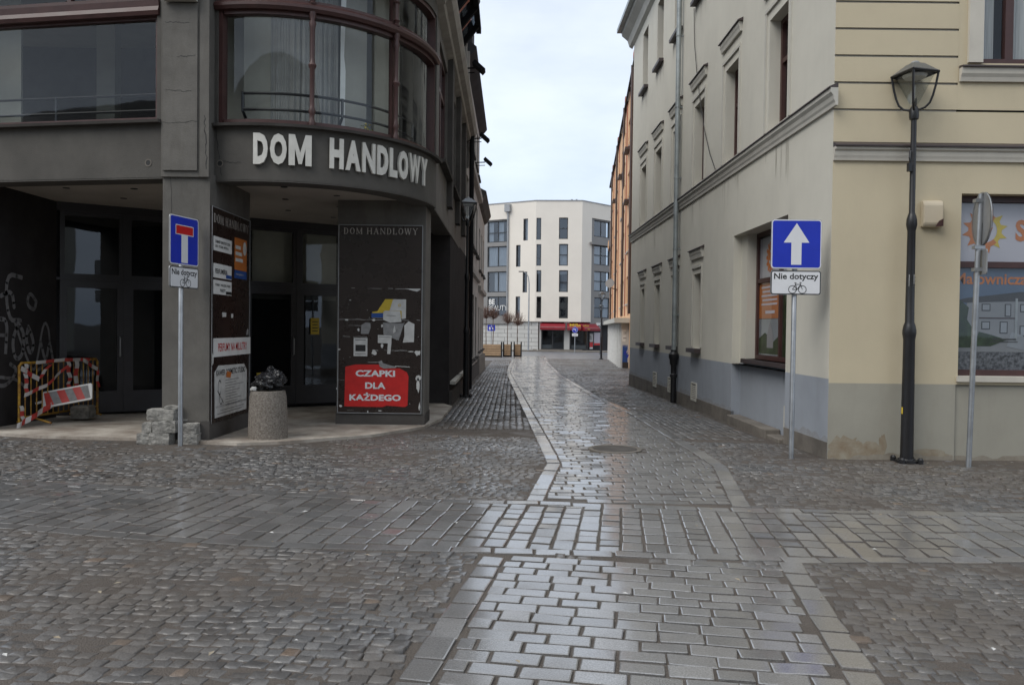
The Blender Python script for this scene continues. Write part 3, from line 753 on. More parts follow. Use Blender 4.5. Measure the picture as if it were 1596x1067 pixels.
# interior: floors, back walls, pale column, radiator-like rail behind the bay glass
b = MB(); inn = [(x*1.0+(-.0), y) for x, y in pl]
ins = [(-10.6, 11.7), (-4.7, 10.75)] + [FA.pt(SA*i/12, -.36, 0)[:2] for i in range(13)] + [(-1.66, 21.8), (-10.6, 21.8)]
slab(b, ins, 3.62, 4.18, MT['interior']); slab(b, ins, 6.66, 6.74, MT['interior_pale'])
b.box(Flat((-10.6, 14.6), (1, 0)), 0, 8.9, -.1, 0, 4.18, 6.66, MT['interior'])
b.build('floor_slab', store)
b = MB(); b.lathe((-2.75, 12.7, 4.18), [(.2, 0), (.2, 2.45)], MT['interior_pale'], 20); b.build('interior_column', store); b = MB(); b.box(Flat((-4.4, 11.9), (1, .2)), 0, .55, -.1, 0, 4.18, 6.6, MT['interior_pale'])
b.build('interior_column', store); b = MB(); b.box(Flat((-3.3, 13.6), (1, 0)), 0, 1.2, -.1, 0, 4.18, 6.6, MT['interior_pale'])
b.build('interior_column', store); b = MB(); b.box(Flat((-9.5, 13.2), (1, 0)), 0, .5, -.2, 0, 4.18, 6.6, MT['interior_pale']); b.build('interior_column', store); b = MB(); b.box(Flat((-6.9, 13.0), (1, 0)), 0, .3, -.2, 0, 4.18, 6.6, MT['interior_pale']); b.build('interior_column', store)
for s0, s1, d in ((.05, .62, -.62), (1.98, 2.5, -.55), (2.66, 3.5, -.5)):  # pale panels added close behind the glass so the bay looks lighter
    b = MB(); b.box(FA, s0, s1, d-.03, d, 4.18, 6.6, MT['interior_pale']); b.build('added_panel', store)
b = MB(); n = 90; vs = []  # curtain added to hide a dark reflection in the bay glass
for i in range(n+1):
    s_ = .60+1.3*i/n; dd = -.62+.016*math.sin(i*.55+math.sin(i*.17)*3)+.008*math.sin(i*1.7); vs += [FA.pt(s_, dd, 4.2), FA.pt(s_, dd, 6.6)]
b.add(vs, [(2*i, 2*i+2, 2*i+3, 2*i+1) for i in range(n)], MT['maskcurtain']); b.build('curtain', store, smooth=True)
b = MB(); b.poly(FA, [(1.86, 4.2), (1.95, 4.2), (1.96, 5.2), (1.93, 5.4), (1.98, 6.5), (1.87, 6.5)], -.45, MT['white'], .01); b.build('white_curtain', store)
b = MB(); b.box(FL, 2.9, 4.2, -.9, -.87, 4.18, 6.6, MT['interior_pale']); b.build('added_panel', store)  # pale panel added to lighten the left part of the window
b = MB()
for z in (4.52, 4.74):
    b.tube([FA.pt(s, -.33, z) for s in np.linspace(.25, SA-.35, 30)], .02, MT['blackmet'], 6)
for s in (.25, 1.85, SA-.35): b.tube([FA.pt(s, -.33, 4.76), FA.pt(s, -.33, 4.5), FA.pt(s, -.42, 4.42), FA.pt(s, -.42, 4.19)], .022, MT['blackmet'], 6)
b.build('inner_rail', store)
b = MB()
for z in (4.52, 4.74): b.tube([FL.pt(s, -.5, z) for s in (.4, 2.0, 3.9)], .018, MT['blackmet'], 6)
for s in (.4, 2.0, 3.9): b.tube([FL.pt(s, -.5, 4.76), FL.pt(s, -.5, 4.19)], .02, MT['blackmet'], 6)
b.build('inner_rail', store)
b = MB()
for i in range(70):
    a = random.random()*6.3; r = random.random()*.1; c = Vector(FA.pt(2.22, -.22, 4.3)) + Vector((math.cos(a)*r, math.sin(a)*r*.5, .02+random.random()*.12))
    d1 = Vector((random.gauss(0, 1), random.gauss(0, 1), random.gauss(0, 1))).normalized()*.018; d2 = d1.cross(Vector((random.random(), random.random(), 1))).normalized()*.014
    b.add([c-d1, c-d2, c+d1, c+d2], [(0, 1, 2, 3)], MT['yellow'] if i % 3 == 0 else MT['leaf'])
b.build('flower', None).parent = None
fl = bpy.data.objects[-1] if False else [o for o in COL.objects if o.name == 'flower'][0]
tag(fl, 'small bunch of yellow flowers on the sill inside the curved window', 'flowers')
# bay windows: frame, turned mullions, panes
def bay(z0, z1, nm):
    m = MB(); a, c = .06, SA-.1
    m.box(FA, a, a+.055, -.14, -.02, z0, z1, red); m.box(FA, c-.055, c, -.14, -.02, z0, z1, red)
    m.box(FA, a+.07, c-.07, -.14, -.025, z0, z0+.06, red); m.box(FA, a+.07, c-.07, -.14, -.025, z1-.06, z1, red)
    for s in (1.32, 2.59): m.box(FA, s-.025, s+.025, -.13, -.06, z0+.06, z1-.06, red)
    w = m.build('window', store)
    for s0, s1 in ((a+.05, 1.3), (1.34, 2.57), (2.61, c-.05)):
        p = MB(); p.quad(FA, s0, s1, -.1, z0+.04, z1-.04, MT['glass']); p.build('pane', w, smooth=True)
    for s in (1.32, 2.59):
        p = MB(); x, y, _ = FA.pt(s, .0, 0); h = z1-z0
        pf = [(.045, 0), (.05, .03), (.03, .06), (.034, .10), (.05, .13), (.034, .16), (.03, .2), (.034, .5), (.05, .52), (.055, .535), (.035, .56), (.03, .6), (.034, .86), (.05, .9), (.032, .93), (.05, .97), (.05, 1)]
        p.lathe((x, y, z0), [(r, t*h) for r, t in pf], red, 12); p.build('turned_mullion', w, smooth=True)
    return w
bay(4.25, 5.76, 'window'); bay(5.86, 6.5, 'window')
b = MB(); b.prof(FA, .03, SA-.05, [(-.12, 5.74), (.03, 5.75), (.06, 5.79), (.06, 5.83), (.02, 5.87), (-.12, 5.88)], red); b.prof(FL, .06, 4.14, [(-.12, 5.60), (.03, 5.61), (.05, 5.66), (.03, 5.72), (.04, 5.8), (-.12, 5.83)], red)
b.build('transom', store)
window(FL, store, .1, 4.1, 4.25, 5.62, -.04, red, 1, (), .045, 'glass', None)
window(FL, store, .1, 4.1, 5.82, 6.5, -.04, red, 3, (), .06, 'glass', None)
window(FL, store, 4.6, 5.9, 4.25, 6.5, -.04, red, 2, (.65,), .05, 'glass', None)
for s0, s1 in ((.75, 2.5), (3.15, 4.9), (5.5, 7.2), (7.7, 9.0)):
    window(FS, store, s0, s1, 4.45, 6.45, -.05, red, 2, (.68,), .08, 'glass', 'interior', [(0, .3)] if s0 < 1 else [(.6, 1)])
for s0, s1 in ((4.3, 5.4), (6.2, 7.3), (7.9, 9.0)): window(FS, store, s0, s1, 7.5, 9.3, -.06, MT['stonedark'], 2, (.6,), .07)
for F, s0, s1 in ((FL, .9, 2.2), (FL, 3.4, 4.7), (FA, .5, 1.4), (FA, 2.4, 3.3)): window(F, store, s0, s1, 7.6, 9.6, -.06, red, 2, (.65,), .07)
for s0, s1 in ((4.2, 6.3), (6.9, 8.9)):
    window(FS, store, s0, s1, .42, 3.3, -.08, MT['darkframe'], 2, (), .09, 'glass', 'interior', [(0, .07)], sill=(.10, .07, 'greytrim'))
# entrance: dark side wall, glazed doors, soffit with downlights
FD = Flat((-7.5, 12.9), (5.5, 3.6)); LD = math.hypot(5.5, 3.6)
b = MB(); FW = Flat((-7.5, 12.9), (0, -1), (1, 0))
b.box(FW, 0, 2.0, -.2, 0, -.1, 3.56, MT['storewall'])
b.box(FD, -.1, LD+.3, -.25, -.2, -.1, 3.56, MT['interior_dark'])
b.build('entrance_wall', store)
b = MB(); gr = MT['graffiti']
def scrawl(pts, w):
    w *= 1.35
    for _ in range(2):
        q = [pts[0]]
        for i in range(len(pts)-1):
            (ax, ay), (bx_, by_) = pts[i], pts[i+1]; q += [(ax*.75+bx_*.25, ay*.75+by_*.25), (ax*.25+bx_*.75, ay*.25+by_*.75)]
        pts = q+[pts[-1]]
    b = MB(); k_ = .0002*len(pts) % .002
    for i in range(len(pts)-1):
        (x0, y0), (x1, y1) = pts[i], pts[i+1]; b.line(FW, x0, y0, x1, y1, w, .004+.0004*(i % 2), gr); b.disc(FW, x1, y1, w/2, .0036+.0002*(i % 3), gr, n=10)
    b.build('graffiti', store)
scrawl([(.9, 2.25), (1.3, 2.3), (1.25, 1.6), (.95, 1.6)], .05); scrawl([(.55, 1.9), (.72, 2.05), (.8, 1.85), (.6, 1.75), (.55, 1.9)], .045)
scrawl([(1.55, 1.25), (1.6, 1.75), (1.85, 1.65), (1.6, 1.5)], .05); scrawl([(1.3, 1.1), (1.25, 1.6), (1.45, 1.62)], .05); scrawl([(1.25, 1.38), (1.45, 1.38)], .04)
scrawl([(1.0, 1.55), (.85, 1.4), (.9, 1.05), (1.08, 1.0), (1.15, 1.3), (1.0, 1.55)], .05); scrawl([(1.1, 1.6), (.9, 1.2), (.62, .75), (.5, 1.05), (.36, 1.6), (.22, 1.5), (.18, 1.15)], .035); scrawl([(.55, .8), (.2, .95), (.12, .9)], .04)
scrawl([(1.9, 2.0), (1.6, 2.15), (1.7, 1.85), (1.9, 1.9)], .05); scrawl([(1.8, 1.1), (1.5, 1.5), (1.9, 1.45)], .06); scrawl([(.75, 1.5), (.6, 1.25), (.7, 1.05), (.82, 1.3), (.75, 1.5)], .05); scrawl([(.45, 1.3), (.3, .9), (.2, 1.3), (.1, .95)], .045); scrawl([(1.2, .95), (1.0, .85), (1.3, .6), (1.6, .7)], .045); scrawl([(1.42, 1.95), (1.15, 2.05), (1.1, 1.8)], .05)
scrawl([(1.6, .8), (1.35, .75), (1.05, .72), (.8, .55)], .035); scrawl([(1.75, .9), (1.7, .6), (1.5, .55)], .03)
b = MB(); sof = [(-10.7, 11.75), (-4.7, 10.72)] + [FA.pt(SA*i/12, -.34, 0)[:2] for i in range(13)] + [(-1.6, 18.2), (-10.7, 18.2)]
slab(b, sof, 3.56, 3.62, MT['soffit'])
o = b.build('soffit', store)
for x, y in [(-6.6, 11.6), (-5.6, 11.6), (-6.2, 12.5), (-5.2, 12.9), (-4.9, 11.8), (-3.3, 11.3), (-2.7, 12.0), (-3.6, 12.4), (-2.9, 13.1), (-3.9, 13.6), (-2.5, 11.3), (-3.3, 14.4)]:
    d_ = MB(); d_.lathe((x, y, 3.552), [(.05, 0), (.05, .006)], MT['darkframe'], 14); d_.build('downlight', o)
dk = MT['darkframe']
for i, (s0, s1) in enumerate([(.05, 1.0), (1.05, 2.0), (2.1, 2.95), (3.05, 4.0), (4.05, 5.0), (5.1, 6.3)]):
    window(FD, store, s0, s1, 2.32, 3.42, .0, dk, 1, (), .07, 'glass_dark' if i not in (3, 4) else 'glass', 'interior_dark' if i not in (3, 4) else 'interior_pale', bdepth=.12)
    m = MB(); fw = .1
    m.box(FD, s0, s0+fw, -.07, 0, .06, 2.28, dk); m.box(FD, s1-fw, s1, -.07, 0, .06, 2.28, dk); m.box(FD, s0+fw, s1-fw, -.07, 0, .06, .42, dk); m.box(FD, s0+fw, s1-fw, -.07, 0, 2.16, 2.28, dk)
    dr = m.build('door', store); p = MB(); p.quad(FD, s0+.08, s1-.08, -.04, .4, 2.18, MT['glass_dark']); p.build('pane', dr)
    h = MB(); h.tube([FD.pt(s1-.06, .0, 1.0), FD.pt(s1-.06, .06, 1.02), FD.pt(s1-.06, .06, 1.32), FD.pt(s1-.06, 0, 1.34)], .012, MT['alu'], 6); h.build('handle', dr)
m = MB(); m.box(FD, 0, LD, -.09, .02, 2.28, 2.32, dk); m.box(FD, 0, LD, -.09, .015, 3.42, 3.56, dk)
for s in (1.025, 2.05, 3.0, 4.025, 5.05): m.box(FD, s-.03, s+.03, -.1, .01, .06, 3.42, dk)
m.build('door_frame', store)
m = MB(); m.box(FD, 4.28, 4.45, .0, .006, 1.4, 1.72, MT['yellow'])
m.build('door_sticker', store); m = MB(); m.box(FD, 3.25, 3.6, .0, .006, .5, .68, MT['yellow']); m.build('door_sticker', store); m = MB()
for i in range(4): m.box(FD, 4.31, 4.42, .006, .008, 1.46+.06*i, 1.475+.06*i, MT['black'])
m.build('sticker_print', store)
# proud sheet letters on the curved fascia
def letter(ch, s0, s1):
    m = MB()
    if ch == 'M':
        w = s1-s0
        for P in ([(0, 0), (0, 1), (.27, 1), (.27, 0)], [(.73, 0), (.73, 1), (1, 1), (1, 0)], [(.27, 1), (.5, .42), (.5, .05), (.43, .05), (.27, .55)], [(.5, .05), (.5, .42), (.73, 1), (.73, .55), (.57, .05)]): m.poly(FA, [(s0+a*w, 3.70+c*.41) for a, c in P], .015, MT['letterw'], .035)
    else: m.text(FA, ch, s0, s1, 3.70, 4.11, .015, MT['letterw'], t=.035, bold=.055 if ch in 'DOHLA' else .04)
    return m.build('letter', store)
for ch, a, c in (('D', .575, .76), ('O', .79, 1.0), ('M', 1.025, 1.315)): letter(ch, a, c)
x = 1.55
for ch, w in (('H', .19), ('A', .215), ('N', .2), ('D', .19), ('L', .14), ('O', .2), ('W', .275), ('Y', .2)): letter(ch, x, x+w-.003 if ch not in 'LY' else x+w); x += w+.025
# two drill holes in the fascia
for F, s, z in ((FL, .22, 3.69), (FA, .10, 3.72)):
    m = MB(); m.ring(F, s, z, .035, .05, .006, MT['plinth'], 14); m.disc(F, s, z, .036, .004, MT['black'], n=14); m.build('drill_hole', store)
r_ = random.Random(4)
def crack(F, s0, z0, s1, z1, d, w=.006):
    m = MB(); n = 14; p = (s0, z0)
    for i in range(1, n+1):
        q = (s0+(s1-s0)*i/n+r_.uniform(-.012, .012), z0+(z1-z0)*i/n+r_.uniform(-.012, .012)); m.line(F, *p, *q, w*r_.uniform(.5, 1.2), d+.0003*(i % 2), MT['black']); p = q
    m.build('crack', store)
crack(PF, .05, 5.5, .36, 5.49, .062); crack(PF, .06, 4.62, .4, 4.60, .062); crack(PF, .0, 4.19, .48, 4.22, .062); crack(PF, .2, 5.05, .45, 5.06, .062)
crack(PF, .56, 4.3, .60, 3.6, .052, .012); crack(FA, .03, 4.2, .12, 3.55, .003, .01); crack(FA, .12, 3.75, .4, 3.72, .003); crack(PF, .1, 3.5, .14, 2.2, .003, .004)
# enamel boards with stuck-on notices
FB = Flat((-3.99, 10.35), (0, 1), (1, 0))       # side of the corner pier
b = MB(); b.box(FB, .0, 1.5, .0, .02, .26, 3.14, MT['brownboard'])
for a in ((0, .012, .26, 3.14), (1.488, 1.5, .26, 3.14), (.012, 1.488, 3.128, 3.14)): b.box(FB, a[0], a[1], .02, .026, a[2], a[3], MT['alu'])
bd = b.build('notice_board', store)
def part_on(bd, nm, fn):
    m = MB(); fn(m); return m.build(nm, bd)
for t_, a, c in (('DOM', .06, .405), ('HANDLOWY', .481, 1.42)): part_on(bd, 'title', lambda m: serif(m, FB, t_, a, c, 2.93, 3.05, .023, MT['goldprint']))
def card(F, x0, x1, z0, z1, lines, d=.022, mat='white', txt='black', bold=.02):
    def fn(m):
        m.box(F, x0, x1, d, d+.004, z0, z1, MT[mat])
        for (t, a, c, e, g) in lines: m.text(F, t, x0+(x1-x0)*a, x0+(x1-x0)*c, z0+(z1-z0)*e, z0+(z1-z0)*g, d+.006, MT[txt], bold=bold)
    return fn
part_on(bd, 'card', card(FB, .05, .72, 2.56, 2.75, [('GABINET DENTYSTYCZNY', .08, .9, .55, .75), ('LEK. STOM. PIETRO', .08, .8, .25, .42)]))
part_on(bd, 'card', card(FB, .05, .72, 2.20, 2.39, [('PERFUMERIA', .08, .75, .3, .65)]))
part_on(bd, 'card', card(FB, .05, .72, 1.98, 2.17, [('TORBY, WALIZKI, PASKI', .08, .92, .55, .75), ('NARTY', .35, .65, .2, .42)]))
part_on(bd, 'card', lambda m: (m.box(FB, .5, .71, .027, .029, 2.21, 2.26, MT['navy']), m.box(FB, .5, .71, .027, .029, 1.99, 2.03, MT['black'])))
def orange(m):
    m.box(FB, .84, 1.34, .022, .026, 2.36, 2.82, MT['orange']); m.box(FB, .84, 1.34, .022, .026, 2.24, 2.357, MT['navy'])
    for i, w in enumerate((.2, .26, .3)): m.box(FB, .87, .87+w, .026, .029, 2.66-.09*i, 2.71-.09*i, MT['paper'])
    m.disc(FB, 1.25, 2.69, .075, .027, MT['paper'], rz=.1); m.text(FB, 'PROJEKT', .88, 1.2, 2.28, 2.31, .028, MT['paper'])
part_on(bd, 'orange_poster', orange)
def strip_(m):
    m.box(FB, .06, 1.5, .022, .034, 1.14, 1.39, MT['white']); m.text(FB, 'PERFUMY NA MILILITRY', .2, 1.34, 1.21, 1.32, .036, MT['redsign'], bold=.01)
part_on(bd, 'sign_strip', strip_)
def studio(m):
    m.poly(FB, [(.12, .32), (1.36, .32), (1.37, .9), (1.25, 1.0), (.25, 1.02), (.1, .93)], .023, MT['paper'], .004)
    m.text(FB, 'KAWER COSMETIC STUDIO', .16, 1.3, .88, .96, .029, MT['black'], bold=.02)
    m.poly(FB, [(.5, .85), (.68, .83), (.72, .9), (.55, .93)], .031, MT['orange'])
    for i in range(10): m.box(FB, .5, .5+random.uniform(.3, .75), .027, .029, .8-.038*i, .808-.038*i, MT['grey'])
    m.ring(FB, .28, .72, .05, .062, .029, MT['black'], sy=1.7, a0=.6, a1=5.2); m.ring(FB, .33, .58, .05, .06, .029, MT['black'], sy=1.6, a0=2, a1=6); m.line(FB, .2, .68, .42, .50, .012, .029, MT['black'])
    m.text(FB, 'SALON KOSMETYCZNO-FRYZJERSKI', .14, 1.34, .44, .48, .029, MT['grey']); m.box(FB, .3, 1.25, .027, .029, .4, .408, MT['grey']); m.box(FB, .2, 1.15, .027, .029, .36, .37, MT['grey'])
part_on(bd, 'studio_poster', studio)
part_on(bd, 'paper_scrap', lambda m: (m.box(FB, .38, .52, .022, .025, 1.68, 1.74, MT['paper']), m.box(FB, .72, .79, .022, .025, 1.67, 1.73, MT['paper']), m.poly(FB, [(1.34, 1.42), (1.44, 1.43), (1.45, 1.5), (1.38, 1.52)], .023, MT['greypaper']), m.poly(FB, [(.0, 1.02), (.06, 1.06), (.07, 1.15), (.02, 1.2), (-.01, 1.1)], .026, MT['paper'])))
FP = Flat((-2.75, 12.388), (1, 0))               # front of the entrance pier; board 1.33 wide, z 0.22 to 3.19
b = MB(); b.box(FP, 0, 1.33, 0, .02, .2, 3.17, MT['brownboard'])
for a in ((0, .012, .2, 3.17), (1.318, 1.33, .2, 3.17), (.012, 1.318, 3.158, 3.17), (.012, 1.318, .2, .212)): b.box(FP, a[0], a[1], .02, .026, a[2], a[3], MT['alu'])
bd = b.build('notice_board', store)
for t_, a, c in (('DOM', .08, .377), ('HANDLOWY', .442, 1.25)): part_on(bd, 'title', lambda m: serif(m, FP, t_, a, c, 3.02, 3.12, .023, MT['goldprint']))
def pz(x, y): return (x-35)/580*1.31, .205+(940-y)/(940-38)*1.96      # zoomed crop (673x1067) to board metres
def PP(*q): return [pz(*p) for p in q]
def czapki(m):
    m.poly(FP, PP((85, 893), (90, 605), (160, 588), (330, 586), (360, 610), (470, 612), (520, 640), (532, 670), (528, 880), (510, 893), (380, 884), (350, 895)), .024, MT['red'], .003)
    for t, x0, x1, y0, y1 in (('CZAPKI', 162, 438, 675, 628), ('DLA', 230, 372, 763, 716), ('KAŻDEGO', 120, 480, 850, 790)):
        a, c = pz(x0, y0), pz(x1, y1); m.text(FP, t, a[0], c[0], a[1], c[1], .030, MT['signwhite'], bold=.04)
part_on(bd, 'red_poster', czapki)
def bank(m):
    m.poly(FP, PP((275, 205), (310, 200), (365, 112), (510, 112), (510, 250), (275, 250)), .023, MT['yellow'], .002)
    m.poly(FP, PP((420, 112), (510, 112), (510, 195), (395, 195)), .027, MT['paper']); m.poly(FP, PP((270, 215), (352, 212), (352, 248), (270, 248)), .027, MT['navy'])
    a = pz(465, 155); m.ring(FP, a[0], a[1], .014, .022, .029, MT['yellow'], 14); m.poly(FP, PP((480, 195), (510, 192), (510, 250), (480, 255)), .028, MT['paper'])
part_on(bd, 'yellow_poster', bank)
part_on(bd, 'leaflet', lambda m: (m.poly(FP, PP((352, 205), (365, 195), (470, 198), (480, 275), (400, 282), (352, 262)), .032, MT['paper'], .003), m.line(FP, *pz(375, 230), *pz(440, 232), .008, .037, MT['grey'])))
part_on(bd, 'leaflet', lambda m: (m.poly(FP, PP((350, 282), (498, 285), (460, 410), (355, 370)), .024, MT['greypaper'], .002), m.poly(FP, PP((420, 340), (432, 300), (440, 345), (425, 360)), .028, MT['paper'])))
part_on(bd, 'leaflet', lambda m: m.poly(FP, PP((500, 300), (530, 270), (570, 290), (568, 420), (490, 425), (500, 380)), .027, MT['paper'], .002))
part_on(bd, 'leaflet', lambda m: (m.poly(FP, PP((197, 365), (200, 300), (230, 282), (262, 285), (265, 320), (250, 365)), .024, MT['greypaper'], .002)))
part_on(bd, 'leaflet', lambda m: (m.poly(FP, PP((147, 527), (147, 395), (243, 395), (243, 527)), .024, MT['paper'], .003), m.poly(FP, PP((160, 492), (160, 445), (230, 445), (230, 492)), .029, MT['black']), m.line(FP, *pz(158, 410), *pz(232, 410), .014, .029, MT['grey']), m.line(FP, *pz(158, 510), *pz(232, 510), .01, .029, MT['grey'])))
part_on(bd, 'leaflet', lambda m: (m.poly(FP, PP((316, 430), (316, 372), (412, 376), (410, 440), (404, 510), (382, 508), (386, 432)), .029, MT['paper'], .002), m.line(FP, *pz(322, 385), *pz(405, 388), .01, .033, MT['grey'])))
def torn(m):
    r = random.Random(3)
    def tear(x, y, w, h, n=9):
        pts = [(x+w*math.cos(6.283*i/n)*r.uniform(.5, 1), y+h*math.sin(6.283*i/n)*r.uniform(.45, 1)) for i in range(n)]
        m.poly(FP, PP(*pts), .0235, MT['paper'])
    for p in ((595, 500, 28, 28), (600, 740, 14, 70), (600, 685, 28, 25), (290, 500, 22, 24), (345, 305, 9, 22), (345, 450, 12, 20), (120, 122, 10, 5), (97, 265, 18, 9), (285, 265, 16, 12), (180, 335, 10, 18), (60, 890, 14, 10), (250, 930, 6, 12), (335, 922, 20, 4), (610, 890, 8, 40), (545, 490, 30, 6), (45, 480, 14, 7), (560, 345, 10, 6), (245, 605, 4, 10), (30, 765, 5, 10)): tear(*p)
    for y0, xa, xb in ((262, 35, 610), (36, 60, 580), (386, 40, 240), (484, 290, 520), (705, 530, 600), (700, 40, 85), (570, 245, 330), (210, 590, 615), (305, 100, 200), (920, 60, 150), (205, 300, 330)):
        x = xa
        while x < xb:
            w = r.uniform(10, 70)
            if r.random() < .7: m.line(FP, *pz(x, y0+r.uniform(-3, 3)), *pz(min(xb, x+w), y0+r.uniform(-3, 3)), r.uniform(.002, .006), .0228, MT['paper'])
            x += w
    m.poly(FP, PP((500, 34), (608, 33), (610, 42), (585, 55), (540, 44)), .0245, MT['paper'])
    m.poly(FP, PP((322, 565), (345, 556), (352, 575), (400, 590), (450, 600), (440, 610), (360, 615), (330, 600)), .032, MT['greypaper'], .004); m.line(FP, *pz(440, 596), *pz(540, 602), .01, .031, MT['paper'])
    for i in range(26): tear(r.uniform(50, 600), r.uniform(120, 900), r.uniform(2, 5), r.uniform(2, 5), 6)
part_on(bd, 'torn_paper', torn)
# glass canopy on three brackets high on the street side
b = MB()
cn = b.build('glass_canopy', store) if False else None
m = MB(); bm_ = MT['blackmatte']
m.box(FS, 1.3, 3.9, .48, .58, 7.72, 7.84, bm_); m.box(FS, 1.3, 3.9, .02, .08, 7.02, 7.10, bm_); m.box(FS, 1.3, 3.9, .45, .5, 7.9, 8.8, bm_)
cp = m.build('canopy', store)
for s in (1.7, 2.6, 3.5):
    m = MB(); m.prof(FS, s-.05, s+.05, [(.03, 7.05), (.55, 7.70), (.55, 7.86), (.03, 7.22)], bm_); m.build('bracket', cp)
m = MB(); m.prof(FS, 1.35, 3.85, [(.05, 7.24), (.56, 7.88), (.56, 7.9), (.05, 7.26)], MT['glass_dark']); m.build('canopy_glass', cp)
def floodlight(par, F, s, z, out):
    m = MB(); m.tube([F.pt(s, -.02, z), F.pt(s, out, z+.02)], .018, bm_, 6); m.tube([F.pt(s, -.02, z-.1), F.pt(s, out, z-.08)], .012, bm_, 6)
    q = Tilt(F.pt(s-.14, out-.05, z+.10), (F.u.x, F.u.y, 0), (F.n.x*.75, F.n.y*.75, -.66))
    m.box(q, 0, .28, -.09, 0, 0, .30, bm_)
    return m.build('floodlight', par)
floodlight(store, FS, 4.6, 7.22, .42)

m = MB(); m.tube([(-1.17, 21.75, -.2), (-1.17, 21.75, 7.0), (-1.3, 21.75, 7.3)], .07, MT['blackmatte'], 10); m.build('downpipe', store, smooth=True)
# second and third house of the left row
FR = Flat((-1.36, 21.9), (0, 1), (1, 0))
row2 = thing('terrace_house', 'grey stone-fronted terrace house with dark eaves behind the department store', 'building', (-3, 26, -.2))
sg = MT['stonegrey']
cols = [(.7, 1.8), (2.7, 3.8), (4.7, 5.8), (6.7, 7.8)]
ops = [(a, c, z0, z1, .2) for a, c in cols for z0, z1 in ((.5, 2.7), (4.2, 6.0), (7.1, 8.7))]
b = MB(); b.wall(FR, 0, 9, -.9, 9.2, ops, sg); b.box(FR, 0, 9, -6, -5.9, -1, 9.2, sg); b.box(FR, 0, 9, .0, .07, -.9, .25, MT['stonedark'])
b.box(FR, -.08, .02, -6, .1, 6.0, 9.2, sg)
b.build('wall', row2)
b = MB(); b.prof(FR, 0, 9, [(0, 9.0), (.2, 9.2), (.28, 9.3), (.28, 9.36), (-1.4, 10.6), (-6, 10.6), (-6, 9.2)], MT['roofmet']); b.build('roof', row2)
b = MB(); b.prof(FR, 0, 9, [(0, 3.3), (.1, 3.34), (.12, 3.5), (0, 3.52)], sg); b.prof(FR, 0, 9, [(0, 6.4), (.14, 6.46), (.16, 6.6), (0, 6.62)], sg); b.build('cornice', row2)
for a, c in cols:
    for z0, z1 in ((.5, 2.7), (4.2, 6.0), (7.1, 8.7)):
        window(FR, row2, a, c, z0, z1, -.1, MT['white'] if z0 > 3 else MT['darkframe'], 2, (.65,), .07, curtain=[(0, .3), (.7, 1)] if z0 > 3 else None, sill=(.12, .08, 'stonedark'))
for s in (1.2, 4.2, 7.2):
    m = MB(); m.prof(FR, s-.6, s+.6, [(.0, 9.3), (.12, 9.36), (.12, 10.3), (-.9, 10.5), (-.9, 9.3)], MT['roofmet']); m.build('dormer', row2)
floodlight(row2, FR, .6, 6.95, .42); floodlight(row2, FR, 3.6, 6.9, .42)
row3 = thing('terrace_house', 'low pale stone terrace house at the far end of the left row', 'building', (-3, 34, -.3))
FT = Flat((-1.38, 30.9), (0, 1), (1, 0)); cols = [(.8, 1.9), (3.0, 4.1), (5.2, 6.0)]
ops = [(a, c, z0, z1, .18) for a, c in cols for z0, z1 in ((.6, 2.4), (3.9, 5.6))]
b = MB(); b.wall(FT, 0, 6.6, -1, 6.7, ops, MT['stonegrey']); b.box(FT, 6.5, 6.6, -6, 0-.002, -1, 6.7, MT['stonegrey']); b.box(FT, 0, .1, -6, -.002, -1, 6.7, MT['stonegrey'])
b.box(FT, 0, 6.6, 0, .10, -1, .35, MT['plinth']); b.build('wall', row3)
b = MB(); b.prof(FT, -.05, 6.7, [(0, 6.45), (.12, 6.55), (.3, 6.85), (.3, 6.92), (-1.5, 7.8), (-6, 7.8), (-6, 6.5)], MT['stonedark']); b.build('roof', row3)
b = MB(); b.prof(FT, 0, 6.6, [(0, 3.0), (.12, 3.06), (.14, 3.2), (0, 3.24)], MT['stonegrey']); b.build('cornice', row3)
for a, c in cols:
    for z0, z1 in ((.6, 2.4), (3.9, 5.6)): window(FT, row3, a, c, z0, z1, -.1, MT['white'], 2, (.65,), .07, curtain=[(0, .35), (.65, 1)], sill=(.1, .07, 'stonedark'))

# ------------------------------------------------------------------ townhouse on the right corner
town = thing('townhouse', 'corner townhouse with grey side wall, cream front and blue-grey plinth', 'building', (5.5, 11, 0))
U = Vector((-.15, 15.205)).normalized()
FG = Flat((3.884, 9.595), tuple(U), (-U.y, U.x)); LG = 15.25
FC = Flat((3.884, 9.595), (1, 0), (0, -1))
gr_, gt, cr_, ct = MT['greyrender'], MT['greytrim'], MT['cream'], MT['creamtrim']
F1W = [(1.62, 2.40), (4.0, 4.77), (6.3, 7.09), (8.47, 9.24), (10.6, 11.4), (12.77, 13.57)]
GW = [(6.36, 6.95), (8.5, 9.04), (10.56, 11.16), (12.76, 13.32)]
NI = (1.48, 4.1)
b = MB()
ops = [(a, c, 4.62, 6.28, .26) for a, c in F1W] + [(a, c, 8.5, 10.2, .26) for a, c in F1W] + [(a, c, 1.2, 2.74, .22) for a, c in GW] + [(NI[0], NI[1], -.05, 3.22, .14)]
vents = [(1.5, 1.84, .15, .49), (6.52, 6.98, .10, .48), (8.85, 9.33, .08, .44), (10.75, 11.22, .07, .46)]
b.wall(FG, 0, LG, 1.0, 10.9, ops, gr_)
